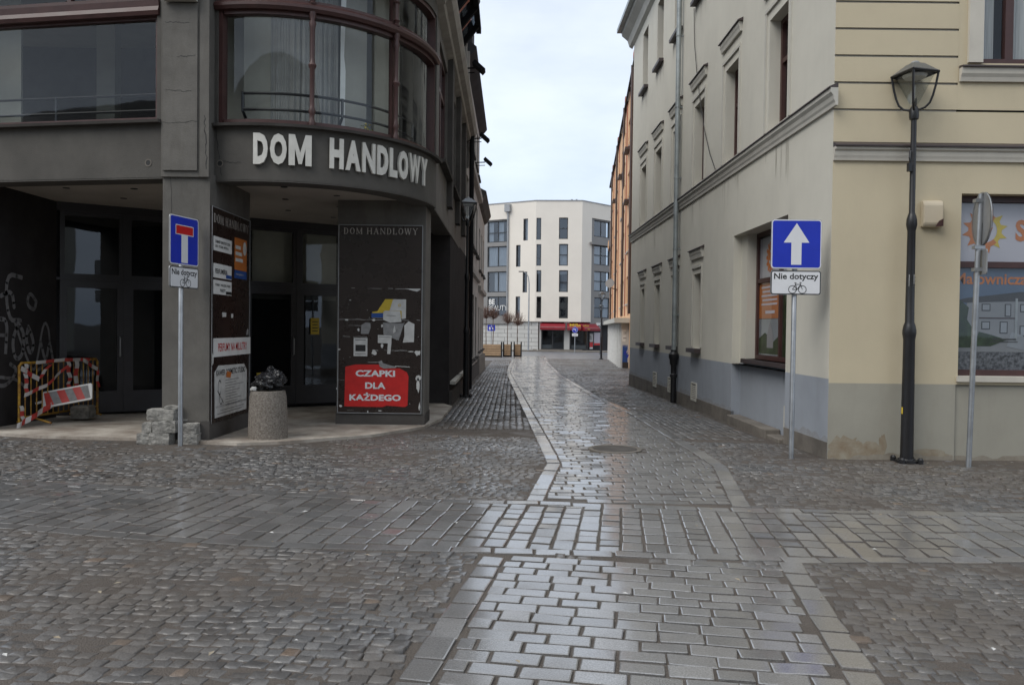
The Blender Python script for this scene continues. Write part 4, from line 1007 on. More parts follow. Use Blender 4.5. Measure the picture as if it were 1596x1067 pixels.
# niche back
b.wall(FG, NI[0], NI[1], 1.02, 3.22, [(NI[0]+.0, 3.78, 1.1, 3.22, .22)], gr_, d=-.14)
b.box(Flat((3.884+.0, 9.595), tuple(U), (-U.y, U.x)), LG-.02, LG, -6, -.003, -.8, 10.9, gr_)
b.build('side_wall', town)
b = MB(); b.wall(FG, 0, LG, -.6, 1.0, [o for o in ops if o[2] < 1.0 or o[2] < 1.25 and False], MT['bluepaint'])
b.quad(FG, NI[0], NI[1], -.14, -.1, 1.02, MT['bluepaint'])
b.build('blue_plinth', town)
b = MB(); 
b.box(FG, 0.002, NI[0], -.05, .012, -.6, .22, MT['plinth']); b.box(FG, NI[1], LG+.0, -.05, .012, -.6, .17, MT['plinth'])
b.build('cement_base', town)
b = MB(); b.box(FG, 2.0, 4.02, -.13, .10, -.05, .12, MT['plinth']); b.box(FG, NI[0], 2.2, -.13, .08, -.05, .05, MT['plinth']); b.build('step', town, bevel=.012)
# cornice band along the side and the front
def cornice(F, a, c, m_): 
    m = MB(); m.prof(F, a, c, [(0, 4.30), (.03, 4.30), (.035, 4.34), (.05, 4.37), (.06, 4.42), (.09, 4.46), (.09, 4.51), (0, 4.51)], m_)
    m.prof(F, a, c, [(0, 4.512), (.11, 4.512), (.11, 4.525), (0, 4.57)], MT['darkcap']); return m.build('cornice', town)
cornice(FG, -.12, LG, gt)
m = MB(); m.prof(FC, -.0, 7.5, [(0, 3.66), (.03, 3.66), (.035, 3.69), (.045, 3.72), (.05, 3.77), (.075, 3.79), (.075, 3.82), (0, 3.82)], ct); m.prof(FC, -.0, 7.5, [(0, 3.822), (.10, 3.822), (.10, 3.84), (0, 3.885)], MT['darkcap']); m.build('cornice', town)
# surrounds and hoods
for a, c in F1W:
    m = MB()
    for s0, s1 in ((a-.16, a-.10), (c+.10, c+.16)): m.box(FG, s0, s1, 0, .025, 4.60, 6.42, gt)
    m.box(FG, a-.16, c+.16, .0, .03, 6.42, 6.47, gt); m.build('window_surround', town)
for a, c in F1W:
    m = MB(); s0, s1 = a-.24, c+.24
    m.prof(FG, s0+.04, s1-.04, [(0, 6.66), (.04, 6.66), (.05, 6.72), (.065, 6.76), (.07, 6.82), (0, 6.82)], gt); m.prof(FG, s0, s1, [(0, 6.822), (.095, 6.822), (.095, 6.835), (0, 6.88)], MT['darkcap']); m.build('window_hood', town)
for a, c in GW:
    m = MB(); s0, s1 = a-.24, c+.24
    m.prof(FG, s0+.04, s1-.04, [(0, 3.05), (.04, 3.05), (.05, 3.12), (.065, 3.16), (.07, 3.23), (0, 3.23)], gt); m.prof(FG, s0, s1, [(0, 3.232), (.095, 3.232), (.095, 3.245), (0, 3.29)], MT['darkcap'])
    m.box(FG, a-.10, c+.10, 0, .03, 2.86, 2.92, gt)
    for q0, q1 in ((a-.12, a-.07), (c+.07, c+.12)): m.box(FG, q0, q1, 0, .02, 1.22, 2.9, gt)
    m.build('window_hood', town)
rd = MT['oxred']
for i, (a, c) in enumerate(F1W):
    window(FG, town, a, c, 4.62, 6.28, -.17, rd, 2, (.62,), .07, 'glass', 'interior_dark', [(0, .4), (.6, 1)])
    window(FG, town, a, c, 8.5, 10.2, -.17, rd, 2, (.62,), .07, 'glass', 'interior_dark', [(0, .4), (.6, 1)], sill=(.12, .08, 'darkcap'))
for a, c in GW: window(FG, town, a, c, 1.2, 2.74, -.15, rd, 1, (.62,), .06, 'glass', 'interior_dark', [(0, 1)], sill=(.13, .09, 'darkcap'))
# wide shop window in the niche with printed film
FN = Flat(FG.pt(0, -.30, 0)[:2], tuple(U), (-U.y, U.x))
w = window(FN, town, NI[0]+.02, 3.78, 1.1, 3.22, 0, rd, 2, (.62,), .07, 'glass', None)
m = MB(); a, c = NI[0]+.08, 3.72
m.quad(FN, a, c, -.045, 1.15, 3.15, MT['photodark'])
m.quad(FN, 2.70, c, -.043, 2.42, 3.12, MT['bannerwhite']); m.quad(FN, 2.70, c, -.043, 1.78, 2.38, MT['orange']); m.quad(FN, 2.70, c, -.043, 1.18, 1.77, MT['photopale'])
for i in range(12):
    t = 6.283*i/12; m.line(FN, 3.2+.13*math.cos(t), 2.78+.17*math.sin(t), 3.2+.19*math.cos(t), 2.78+.25*math.sin(t), .06, -.040, MT['orange'])
m.ring(FN, 3.2, 2.78, .09, .14, -.041, MT['orange'], sy=1.3); m.poly(FN, [(3.12, 2.7), (3.28, 2.74), (3.25, 2.9), (3.18, 2.84)], -.039, MT['orange'])
for i in range(5): m.box(FN, 2.85, 3.60-.05*(i % 2), -.042, -.040, 2.28-.07*i, 2.31-.07*i, MT['bannerwhite'])
m.box(FN, 2.95, 3.4, -.042, -.040, 1.86, 1.91, MT['bannerwhite'])
m.poly(FN, [(3.0, 1.3), (3.3, 1.3), (3.3, 1.5), (3.15, 1.75), (3.0, 1.5)], -.040, MT['photowall']); m.poly(FN, [(2.75, 1.2), (3.7, 1.2), (3.7, 1.45), (3.4, 1.55), (3.0, 1.4), (2.75, 1.5)], -.0415, MT['photogreen'])
m.quad(FN, a, 2.58, -.043, 1.18, 2.38, MT['photogreen']); m.quad(FN, a, 2.58, -.043, 2.42, 3.12, MT['bannerwhite'])
m.build('window_film', w)
m = MB(); m.box(FG, NI[0]+.0, 3.86, -.36, -.08, 1.03, 1.10, MT['darkcap']); m.build('sill', town)
# vents
for s0, s1, z0, z1 in vents:
    m = MB(); dd = -.14 if 1.48 <= s0 < 2 else 0
    m.box(FG, s0, s0+.03, dd+.0, dd+.025, z0, z1, MT['greytrim']); m.box(FG, s1-.03, s1, dd, dd+.025, z0, z1, MT['greytrim']); m.box(FG, s0+.03, s1-.03, dd, dd+.025, z0, z0+.03, MT['greytrim']); m.box(FG, s0+.03, s1-.03, dd, dd+.025, z1-.03, z1, MT['greytrim'])
    m.quad(FG, s0+.02, s1-.02, dd+.003, z0+.02, z1-.02, MT['black']); v = m.build('vent_grille', town)
    n = 8; m = MB()
    for i in range(n): z = z0+.04+(z1-z0-.08)*i/n; m.prof(FG, s0+.03, s1-.03, [(dd+.004, z+.018), (dd+.02, z), (dd+.024, z+.003), (dd+.008, z+.022)], MT['greytrim'])
    m.build('louvre', v)
# downpipe, cable, gutter
m = MB(); ps = 8.27; px_, py_, _ = FG.pt(ps, .11, 0)
m.tube([(px_, py_, z) for z in (1.12, 3, 5, 8, 10.7)], .055, MT['zinc'], 14); m.tube([(px_, py_, 10.7), FG.pt(ps, .35, 11.0)], .055, MT['zinc'], 14)
dp = m.build('downpipe', town, smooth=True)
for z in (1.9, 3.4, 5.0, 6.6, 8.2, 9.8):
    m = MB(); m.lathe((px_, py_, z), [(.062, 0), (.064, .01), (.062, .03)], MT['zinc'], 14); m.box(FG, ps-.01, ps+.01, 0, .06, z, z+.03, MT['zinc']); m.build('pipe_collar', dp, smooth=True)
m = MB(); m.lathe((px_, py_, -.12), [(.066, 0), (.066, .6), (.085, .62), (.085, .68), (.066, .7), (.066, .88), (.09, .92), (.095, 1.02), (.12, 1.06), (.12, 1.14), (.07, 1.2), (.07, 1.24)], MT['blackmet'], 14); m.build('cast_iron_pipe', dp, smooth=True)
m = MB(); m.tube([FG.pt(s, .03, z) for s, z in ((7.2, 8.4), (7.1, 7.6), (6.85, 6.9), (6.5, 6.2), (6.1, 5.5), (5.7, 5.0), (5.3, 4.62))], .008, MT['black'], 5); m.build('cable', town)
m = MB(); m.prof(FG, -.4, LG+.35, [(0, 10.5), (.1, 10.56), (.16, 10.75), (.34, 10.9), (.36, 11.0), (0, 11.0)], gt); m.prof(FG, -.4, LG+.38, [(.34, 11.0), (.5, 11.0), (.5, 11.12), (.34, 11.14)], MT['zinc'])
m.prof(FG, -.4, LG+.35, [(0, 11.0), (.42, 11.14), (-3.5, 13.6), (-7, 11.2), (-7, 11.0)], MT['roofmet']); m.build('roof', town)
# cream front
b = MB(); SO = (1.58, 7.0, 1.05, 3.28, .30)
jz = [4.281+.326*i for i in range(0, 18)]
WU = [(1.785, 2.62, 4.86, 6.9), (4.3, 5.15, 4.86, 6.9)]
uops = [(a, c, z0, z1, .22) for a, c, z0, z1 in WU] + [(a, c, 8.3, 10.1, .22) for a, c, _, _ in WU]
b.wall(FC, 0, 7.5, .95, 3.66, [SO], cr_)
b.wall(FC, 0, 7.5, 3.89, 4.268, [], cr_)
lo = 4.268
for i in range(len(jz)):
    z0 = jz[i]+.013; z1 = min(10.9, jz[i]+.326-.013)
    if z0 > 10.8: break
    b.box(FC, 0, 1.50, -.1, 0, z0, z1, cr_)
    b.wall(FC, 2.9, 4.0, z0, z1, [], cr_); b.wall(FC, 5.45, 7.5, z0, z1, [], cr_)
    for q0, q1 in ((0, 1.5), (2.9, 4.0), (5.45, 7.5)): b.box(FC, q0, q1, -.02, 0, z1-.001, z1, cr_); b.quad(FC, q0+.01, q1, -.022, z0-.03, z0+.003, MT['creamtrim'])
    
b.wall(FC, 1.50, 2.9, 4.294, 10.9, uops, cr_, d=-.004); b.wall(FC, 4.0, 5.45, 4.294, 10.9, uops, cr_, d=-.004)
b.box(FC, 0, 7.5, -.5, -.48, 10.2, 10.9, cr_)
b.build('front_wall', town)
b = MB(); b.wall(FC, 0, 1.555, -.1, .95, [], MT['olivepaint']); b.box(FC, 1.555, 7.5, -.2, -.03, -.1, .96, MT['olivepaint']); b.build('olive_plinth', town)
# patches of damp
b = MB(); r_ = random.Random(5)
for cx, cz, rx, rz in ((.22, .12, .22, .2), (.45, .10, .24, .14), (.68, .2, .05, .12), (1.25, .06, .3, .09), (.12, .05, .12, .14)):
    n = 26; b.poly(FC, [(max(.004, min(1.54, cx+rx*math.cos(6.283*i/n)*r_.uniform(.75, 1.15))), max(0, cz+rz*math.sin(6.283*i/n)*r_.uniform(.7, 1.2))) for i in range(n)], .0015+.0008*cx, MT['stain'])
b.build('damp_stain', town)
for a, c, z0, z1 in WU:
    m = MB(); m.box(FC, a-.175, a, -.02, .035, z0, z1, ct); m.box(FC, c, c+.175, -.02, .035, z0, z1, ct); m.box(FC, a-.175, c+.175, -.02, .035, z1, z1+.2, ct)
    m.prof(FC, a-.27, c+.27, [(0, 4.63), (.03, 4.63), (.04, 4.68), (.06, 4.72), (.065, 4.79), (0, 4.79)], ct); m.prof(FC, a-.27, c+.27, [(-.2, 4.792), (.09, 4.792), (.09, 4.81), (-.2, 4.858)], MT['darkcap']); m.build('window_surround', town)
for a, c, z0, z1 in WU:
    window(FC, town, a, c, z0, z1, -.14, rd, 2, (.72,), .10, 'glass', 'interior', [(0, .36), (.62, 1)]); window(FC, town, a, c, 8.3, 10.1, -.14, rd, 2, (.7,), .07)
# rain streaks under the sills and splash dirt along the base
def edge_dirt(F, s0, s1, z0, z1, amp, d, mat, parent, name='splash_stain'):
    n = int((s1-s0)/.06); m = MB(); vs = []
    for i in range(n+1):
        s = s0+(s1-s0)*i/n; h = z1 + amp*(mnoise.noise(Vector((s*1.7, z1*9, 2)))+.7*mnoise.noise(Vector((s*7, 3, 5))))
        vs += [F.pt(s, d, z0), F.pt(s, d, max(z0+.005, h))]
    m.add(vs, [(2*i, 2*i+2, 2*i+3, 2*i+1) for i in range(n)], mat); return m.build(name, parent)
edge_dirt(FG, .002, 1.47, .2, .27, .09, .003, MT['splash'], town); edge_dirt(FG, 4.11, 8.1, .15, .24, .09, .003, MT['splash'], town); edge_dirt(FG, 8.4, 15.2, .15, .25, .10, .003, MT['splash'], town)
edge_dirt(FC, .01, 1.54, 0, .05, .07, .005, MT['splashdark'], town); edge_dirt(FC, 1.57, 7.4, 0, .06, .07, -.026, MT['splashdark'], town)
r_ = random.Random(9)
for (a, c), z in [(w_, 8.40) for w_ in F1W]+[(w_, 1.10) for w_ in GW]+[(w_, 4.29) for w_ in F1W]+[((1.5, 3.9), 1.02)]:
    m = MB()
    for k in range(7 if z > 2 else 5):
        s = r_.uniform(a-.12, c+.12) if k > 1 else (a-.1 if k else c+.08); L_k = r_.uniform(.15, .75)*(1 if z > 2 else .5); w_k = r_.uniform(.008, .022)
        m.poly(FG, [(s-w_k, z), (s-w_k*.5, z-L_k*.6), (s, z-L_k), (s+w_k*.6, z-L_k*.5), (s+w_k, z)], .002+.0004*k if z != 1.02 else -.137+.0004*k, MT['streak'] if z > 2 else MT['splash'])
    m.build('rain_streak', town, kind='stuff')
edge_dirt(PF, .02, .60, .3, .42, .10, .004, MT['splashdark'], store) if False else None
# shop window with printed banner
w = window(FC, town, 1.58, 4.3, 1.05, 3.28, -.16, rd, 1, (.62,), .075, 'glass', None); w2 = window(FC, town, 4.36, 7.0, 1.05, 3.28, -.16, rd, 1, (.62,), .075, 'glass', 'interior')
m = MB(); D0 = -.215; zb = 1.05+2.23*.62
m.quad(FC, 1.63, 4.24, D0, zb, 3.2, MT['bannerwhite'])
cx, cz = 2.0, 2.86-.0
for i in range(12):
    t = 6.283*i/12+.2; mat = MT['orange'] if math.cos(t) < .35 else MT['yellow']
    m.poly(FC, [(cx+.20*math.cos(t-.2), cz+.20*math.sin(t-.2)), (cx+.29*math.cos(t), cz+.29*math.sin(t)), (cx+.20*math.cos(t+.2), cz+.20*math.sin(t+.2))], D0+.003, mat)
m.ring(FC, cx, cz, .15, .21, D0+.004, MT['orange'], a0=.9, a1=5.5); m.ring(FC, cx, cz, .15, .21, D0+.004, MT['yellow'], a0=-.78, a1=.9)
m.poly(FC, [(1.92, 2.74), (2.03, 2.78), (2.1, 2.9), (1.99, 2.88)], D0+.005, MT['orange']); m.poly(FC, [(1.98, 2.9), (2.06, 2.93), (2.05, 3.04), (1.97, 2.98)], D0+.005, MT['orange'])
m.text(FC, 'SŁONECZNA', 2.38, 4.15, 2.73, 3.0, D0+.004, MT['orange'], bold=.04)
m.quad(FC, 1.63, 4.24, D0, 1.12, zb, MT['photosky'])
m.text(FC, 'Malownicza', 1.64, 2.54, 2.19, 2.33, D0+.004, MT['orange'], bold=.02)
m.quad(FC, 1.63, 4.24, D0+.002, 1.12, 1.35, MT['photogravel']); m.quad(FC, 1.63, 4.24, D0+.0025, 1.35, 1.42, MT['photowall'])
m.poly(FC, [(1.75, 1.40), (4.24, 1.40), (4.24, 2.0), (1.80, 1.98)], D0+.002, MT['photowall'])
m.poly(FC, [(1.63, 1.98), (1.8, 2.02), (2.45, 2.1), (4.24, 2.12), (4.24, 2.0), (2.3, 1.98), (1.8, 1.96)], D0+.004, MT['photodark'])
m.poly(FC, [(1.63, 1.4), (1.85, 1.4), (1.9, 1.6), (1.8, 1.75), (1.82, 1.9), (1.7, 2.0), (1.63, 1.98)], D0+.006, MT['photogreen'])
m.poly(FC, [(1.9, 1.42), (2.1, 1.42), (2.3, 1.5), (2.12, 1.56), (1.95, 1.6)], D0+.006, MT['photogreen']); m.poly(FC, [(2.3, 1.42), (2.6, 1.36), (2.5, 1.56), (2.36, 1.6)], D0+.006, MT['photopale']); m.poly(FC, [(2.55, 1.36), (4.24, 1.36), (4.24, 1.5), (2.62, 1.6)], D0+.006, MT['photogreen'])
for x0, x1, z0, z1 in ((1.98, 2.09, 1.86, 1.95), (2.27, 2.35, 1.79, 1.95), (1.98, 2.09, 1.63, 1.73), (2.21, 2.31, 1.58, 1.73), (2.46, 2.62, 1.85, 1.95), (2.46, 2.6, 1.55, 1.68), (2.9, 3.1, 1.8, 1.95), (3.4, 3.6, 1.8, 1.95)):
    m.quad(FC, x0, x1, D0+.005, z0, z1, MT['photodark']); m.quad(FC, x0+.012, x1-.012, D0+.0065, z0+.012, z1-.012, MT['photopale'])
for z in (1.77, 1.765): m.quad(FC, 1.95, 2.4, D0+.0055, z, z+.008, MT['oxred'])
m.quad(FC, 2.40, 2.43, D0+.007, 1.5, 2.02, MT['alu']); m.quad(FC, 2.12, 2.42, D0+.007, 1.5, 1.515, MT['photodark']); m.quad(FC, 2.10, 2.44, D0+.007, 1.47, 1.48, MT['photodark'])
m.build('window_banner', w)
m = MB(); m.box(FC, 1.56, 7.02, -.28, .03, .985, 1.052, ct); m.build('sill', town)
m = MB(); m.prof(FC, 1.08, 1.32, [(0, 2.86), (.06, 2.86), (.085, 2.9), (.085, 3.13), (.06, 3.18), (0, 3.18)], MT['alarm'])
al = m.build('alarm_box', town, bevel=.012); m = MB(); m.poly(FC, [(1.22, 2.862), (1.315, 2.87), (1.315, 2.96), (1.26, 2.93)], .088, MT['oxred'], .003); m.build('strobe', al)
b = MB(); b.box(FC, .45, 7.45, -7, -.55, -.3, 10.9, MT['interior_dark']); b.build('interior_core', town)

# ------------------------------------------------------------------ terracotta apartment block with kiosk annex
apt = thing('apartment_block', 'tan and brick-red apartment block with downpipes beyond the grey side wall', 'building', (8, 48, -.5))
up = Vector((.0897, 1)).normalized(); FO = Flat((5.56, 36.0), tuple(up), (-up.y, up.x))
secs = [0, 7.2, 16.4, 25.3, 33]
ops = []
for k in range(4):
    s0 = secs[k]
    for st_ in range(5):
        zt = 2.9+2.75*st_; 
        for wa, wb in ((2.0, 3.9), (5.0, 6.4)): ops.append((s0+wa, s0+wb, zt, zt+1.45, .18))
b = MB(); b.wall(FO, 0, 33, -1.2, 13.9, ops, MT['tan']); b.box(FO, -.06, 0, -9, .05, -1.2, 14.2, MT['orangered'])
b.box(FO, 33, 33.1, -9, 0, -1.2, 13.9, MT['tan']); b.build('wall', apt)
b = MB()
for s in secs[:-1]:
    b.box(FO, s, s+.45, .0, .04, 2.3, 14.1, MT['orangered']); b.box(FO, s+4.1, s+4.7, 0, .02, 2.3, 13.9, MT['orangered'])
b.build('red_pilaster', apt)
b = MB(); b.box(FO, -.1, 33.1, -9, .15, 13.9, 14.05, MT['roofmet']); 
for s in secs[:-1]: b.box(FO, s-.02, s+.5, 0, .16, 14.05, 14.3, MT['orangered'])
b.build('roof', apt)
for o_ in ops: window(FO, apt, o_[0], o_[1], o_[2], o_[3], -.08, MT['white'], 2, (), .08, 'glass_end', 'interior_dark', [(0, .5)], sill=(.07, .07, 'endpale'))
for s in (1.2, 8.4, 17.6, 26.5):
    m = MB(); m.tube([FO.pt(s, .14, z) for z in (2.3, 14)], .07, MT['brownpipe'], 8); m.build('downpipe', apt)
# balconies boxes seen edge-on
for s, z in ((1.9, 10.9), (1.9, 8.2), (9.1, 10.9), (18.3, 10.9), (27.2, 8.2)):
    m = MB(); m.box(FO, s+2.9, s+4.4, 0.02, .25, z, z+.12, MT['brownpipe']); m.box(FO, s+2.9, s+4.4, .2, .25, z+.12, z+.8, MT['tan']); m.build('balcony', apt)
m = MB(); q = Vector(FO.pt(16.2, .55, 4.6)); fr_ = Tilt(q, (.9, -.4, 0), (.1, .1, 1)); m.disc(fr_, 0, 0, .3, 0, MT['endgrey'], .03); m.tube([FO.pt(16.5, 0, 4.2), FO.pt(16.3, .5, 4.3)], .03, MT['blackmet'], 6)
m.build('satellite_dish', apt)
kio = thing('annex', 'low flat-roofed white shop annex with a blue poster on its end wall', 'building', (6, 44, -.5))
FK = Flat((5.45, 39.2), tuple(up), (-up.y, up.x)); FKE = Flat((5.45, 39.2), (1, 0), (0, -1))
b = MB(); b.box(FK, 0, 20, -3, 0, -1.3, 1.88, MT['kiosk']); b.build('wall', kio)
b = MB(); b.box(FK, -.35, 20.2, -3, .35, 1.885, 2.13, MT['greytrim']); b.build('roof', kio)
for i in range(9): b = MB(); b.box(FK, .5+2.1*i, .75+2.1*i, .002, .10, -1.2, 1.88, MT['white']); b.build('pilaster', kio)
for i in range(9):
    m = MB(); s = 1.0+2.1*i; m.box(FK, s, s+1.4, .002, .03, -.2, 1.6, MT['orangered'] if i in (6, 7) else MT['endpale']); m.build('shutter', kio)
m = MB()
m.box(FKE, .05, .62, .004, .02, 0.95-.0, 1.55, MT['white']); m.text(FKE, 'SKLEP', .12, .55, 1.3, 1.45, .024, MT['grey']); m.box(FKE, .1, .58, .02, .024, 1.1, 1.14, MT['grey'])
sgk = m.build('sign_plate', kio)
m = MB(); m.box(FKE, .08, .66, .004, .03, -.37, .78, MT['navy'])
m.text(FKE, 'CZYSTE', .12, .6, .70, .76, .034, MT['paper'])
for i in range(14):
    a = random.uniform(.12, .5); z = random.uniform(-.0, .55); m.poly(FKE, [(a, z), (a+.08, z+.03), (a+.1, z+.1), (a+.03, z+.12)], .034+.0003*i, MT['blue'] if i % 2 else MT['bannerwhite'])
m.quad(FKE, .08, .66, .0335, -.37, -.08, MT['photodark']); m.build('blue_poster', kio)

# ------------------------------------------------------------------ modern white block closing the street
K = 88/1222.0
def eX(x): return (x-798)*K
def eZ(y): return 1.58 + (511-y)*K
mod = thing('modern_block', 'white modern apartment block with slot windows closing the street', 'building', (3.7, 92, -1))
ew, eg, ef = MT['endwhite'], MT['endgrey'], MT['endframe']
pA0, pA1 = (eX(748)*1.045-.6, 92.5), (eX(833), 88.3)
pB1, pC1 = (eX(905), 88.0), (eX(968)*1.04, 93)
uA = Vector((pA1[0]-pA0[0], pA1[1]-pA0[1])); EA = Flat(pA0, tuple(uA), (uA.y, -uA.x)); LA = uA.length
uB = Vector((pB1[0]-pA1[0], pB1[1]-pA1[1])); EB = Flat(pA1, tuple(uB), (uB.y, -uB.x)); LB = uB.length
uC = Vector((pC1[0]-pB1[0], pC1[1]-pB1[1])); EC = Flat(pB1, tuple(uC), (uC.y, -uC.x)); LC = uC.length
def on(F, x, y):
    """where the sight line through a measured point of the photograph meets the facade plane: metres along it and height"""
    f = 1222.0; r = R(.69); a = R(90-1.083); vx, vy = (x-798)/f, -(y-533.5)/f
    X_, Y_ = vx*math.cos(r)-vy*math.sin(r), vx*math.sin(r)+vy*math.cos(r)
    d = Vector((X_, Y_*math.cos(a)+math.sin(a), Y_*math.sin(a)-math.cos(a)))
    n_ = F.n; t = (F.o.x*n_.x+F.o.y*n_.y)/(d.x*n_.x+d.y*n_.y); p = d*t
    return (p.x-F.o.x)*F.u.x+(p.y-F.o.y)*F.u.y, p.z+1.58
def rect(F, x0, x1, y0, y1):
    a, z1 = on(F, x0, (y0+y0)/2); c, z0 = on(F, x1, y1); return (round(a, 3), round(c, 3), round(z0, 3), round(z1, 3))
TOP = on(EB, 850, 313)[1]; BOT = on(EB, 870, 501)[1]
slA = [rect(EA, 816, 822.6, 341, 374.5), rect(EA, 804.5, 811, 382, 415.5), rect(EA, 814.8, 821.3, 423.5, 455.5), rect(EA, 803.8, 810.2, 462, 495.5), ]
slA += [rect(EA, 835.8, 843, y0, y1) for y0, y1 in ((339.5, 373.5),)] if False else []
cB = [rect(EB, 836.3, 843.2, a, c) for a, c in ((339.5, 373.5), (380.5, 414), (421, 455), (462, 495.5))]

cB2 = [rect(EB, 871.5, 885, a, c) for a, c in ((339, 372.5), (380, 414), (421, 455), (462, 496))]
rB = rect(EA, 759, 791.5, 345, 497)
gs = rect(EA, 752, 792, 345, 501); rowsL = [rect(EA, 759, 790.5, a, c) for a, c in ((345.5, 376.5), (384.5, 415), (423.5, 455), (462, 492))]
rowsR = [rect(EC, 927.5, 951, a, c) for a, c in ((342.5, 371.5), (381.5, 414.5), (422, 455), (463, 496))]
sR = on(EC, 922, 400)[0]; sL = on(EA, 791.5, 400)[0]; zLt = rowsL[0][3]+.15; zRt = rowsR[0][3]+.15
b = MB()
b.wall(EA, sL, LA, BOT, TOP, [(a, c, e, g, .3) for a, c, e, g in slA], ew, reveal=eg); b.wall(EA, -1.5, sL, zLt, TOP, [], ew); b.wall(EB, 0, LB, BOT, TOP, [(a, c, e, g, .3) for a, c, e, g in cB+cB2], ew, reveal=eg)
b.wall(EC, 0, sR, BOT, TOP, [], ew); b.wall(EC, sR, LC+2, zRt, TOP, [], ew)
for F, a, c in ((EA, sL, LA), (EB, 0, LB), (EC, 0, sR)): b.box(F, a, c, -1.2, -.003, BOT-.02, BOT+.12, ew)
b.build('wall', mod)
b = MB(); b.wall(EA, -1.5, sL, BOT-.3, zLt, [(a, c, e, g, .25) for a, c, e, g in rowsL], eg, d=-.12); b.build('grey_bay', mod); b = MB(); b.wall(EC, sR, LC+2, BOT-.3, zRt, [(a, c, e, g, .25) for a, c, e, g in rowsR], eg, d=-.12)
b.build('grey_bay', mod)
fs_ = ['glass_end', 'interior_dark']
b = MB(); b.box(EC, sR-.35, LC+2, -.1, .35, zRt-3.0, zRt-2.75, eg); b.build('ledge', mod)
for i, (a, c, e, g) in enumerate(slA+cB): window(EA if i < 4 else EB, mod, a, c, e, g, -.18, ef, 1, (.35,) if i % 2 else (), .07, *fs_, [(.35, 1)] if i % 3 == 0 else None)
for i, (a, c, e, g) in enumerate(cB2): window(EB, mod, a, c, e, g, -.18, ef, 1, (.5,) if i != 2 else (.45,), .09, *fs_, [(.1, .9)] if i in (1, 2) else None)
for i, (a, c, e, g) in enumerate(rowsL): window(EA, mod, a, c, e, g, -.25, ef, 2, (.45,) if i == 0 else (), .1, *fs_, [[(.05, .25), (.5, .75)], [(0, 1)], [(.3, 1)], None][i])
for i, (a, c, e, g) in enumerate(rowsR): window(EC, mod, a, c, e, g, -.25, ef, 2, (.5,) if i else (), .1, *fs_, [None, [(0, .45)], [(0, .5)], [(.5, 1)]][i])
b = MB()
for F, a, c in ((EA, -1.5, LA), (EB, 0, LB), (EC, 0, LC+2)): b.box(F, a, c, -1.5, .06, TOP+.002, TOP+.1, MT['alu'])
slab(b, [EA.pt(-1.5, -.01, 0)[:2], EA.pt(LA, -.01, 0)[:2], EB.pt(LB, -.01, 0)[:2], EC.pt(LC+2, -.01, 0)[:2], (15, 104), (-6, 104)], TOP-.3, TOP-.02, MT['roofmet'])
b.build('roof', mod)
m = MB()
for x in (891.5, 899): s, z = on(EB, x, 311); m.tube([EB.pt(s, -1, TOP), EB.pt(s, -1, TOP+.35)], .1, MT['alu'], 8)
m.build('roof_vent', mod)
s, z = on(EA, 793, 325); m = MB(); m.box(EA, s-.35, s+.35, .0, .4, z-.4, z+.45, MT['alu']); m.build('rain_hopper', mod)
m = MB(); m.tube([EA.pt(s, .15, z), EA.pt(s, .15, BOT)], .1, MT['alu'], 8); m.build('downpipe', mod)
# ground floor cladding panels, set back
zg = -1.25; b = MB(); GA = 1.3
b.box(EA, -1.5, LA+.3, -1.3, -.35, zg, BOT, MT['joint']); b.build('ground_wall', mod)
nrow = 7
for j in range(nrow):
    x = -1.5 + (.9 if j % 2 else 0)
    while x < LA+.2:
        m = MB(); a, c = x+.02, min(x+1.78, LA+.28); h = (BOT-zg-.3)/nrow
        if c-a > .2: m.box(EA, a, c, -.348, -.30, zg+.3+j*h+.02, zg+.3+(j+1)*h-.01, MT['endpale']); m.build('cladding_panel', mod)
        x += 1.8
# shop fronts
sh1 = rect(EB, 843.5, 879, 513, 544.5); sh2 = rect(EB, 888, 916, 513, 545)
b = MB(); b.box(EB, .0, LB+.0, -1.5, -1.3, zg, BOT, MT['interior_dark'])
b.box(EB, sh1[0]-.55, sh1[0], -1.3, -.3, zg, BOT, MT['endpale']); b.box(EB, sh1[1], sh2[0], -1.3, -.3, zg, BOT, MT['endpale']); b.box(EB, -.2, LB+.2, -1.3, -.2, zg, sh1[2], MT['plinth']); b.box(EC, 0, LC+2, -1.3, -1.25, zg, BOT, MT['interior_dark'])
b.build('shop_surround', mod)
for q, c_ in ((sh1, 2), (sh2, 1)): window(EB, mod, q[0], q[1], q[2], q[3], -.35, ef, c_, (), .12, 'glass_dark', 'interior_dark', name='shop_window')
m = MB(); m.box(EB, sh1[0]+.1, (sh1[0]+sh1[1])/2-.1, -.6, -.55, sh1[2]+.1, sh1[2]+.5, MT['endpale']); m.box(EB, sh2[0]+.2, sh2[1]-.2, -.6, -.55, sh2[2]+.1, sh2[2]+.5, MT['endpale']); m.build('window_ledge', mod)
aw = rect(EB, 842, 881, 503, 514); aw2 = rect(EC, 906, 931, 503, 515.5)
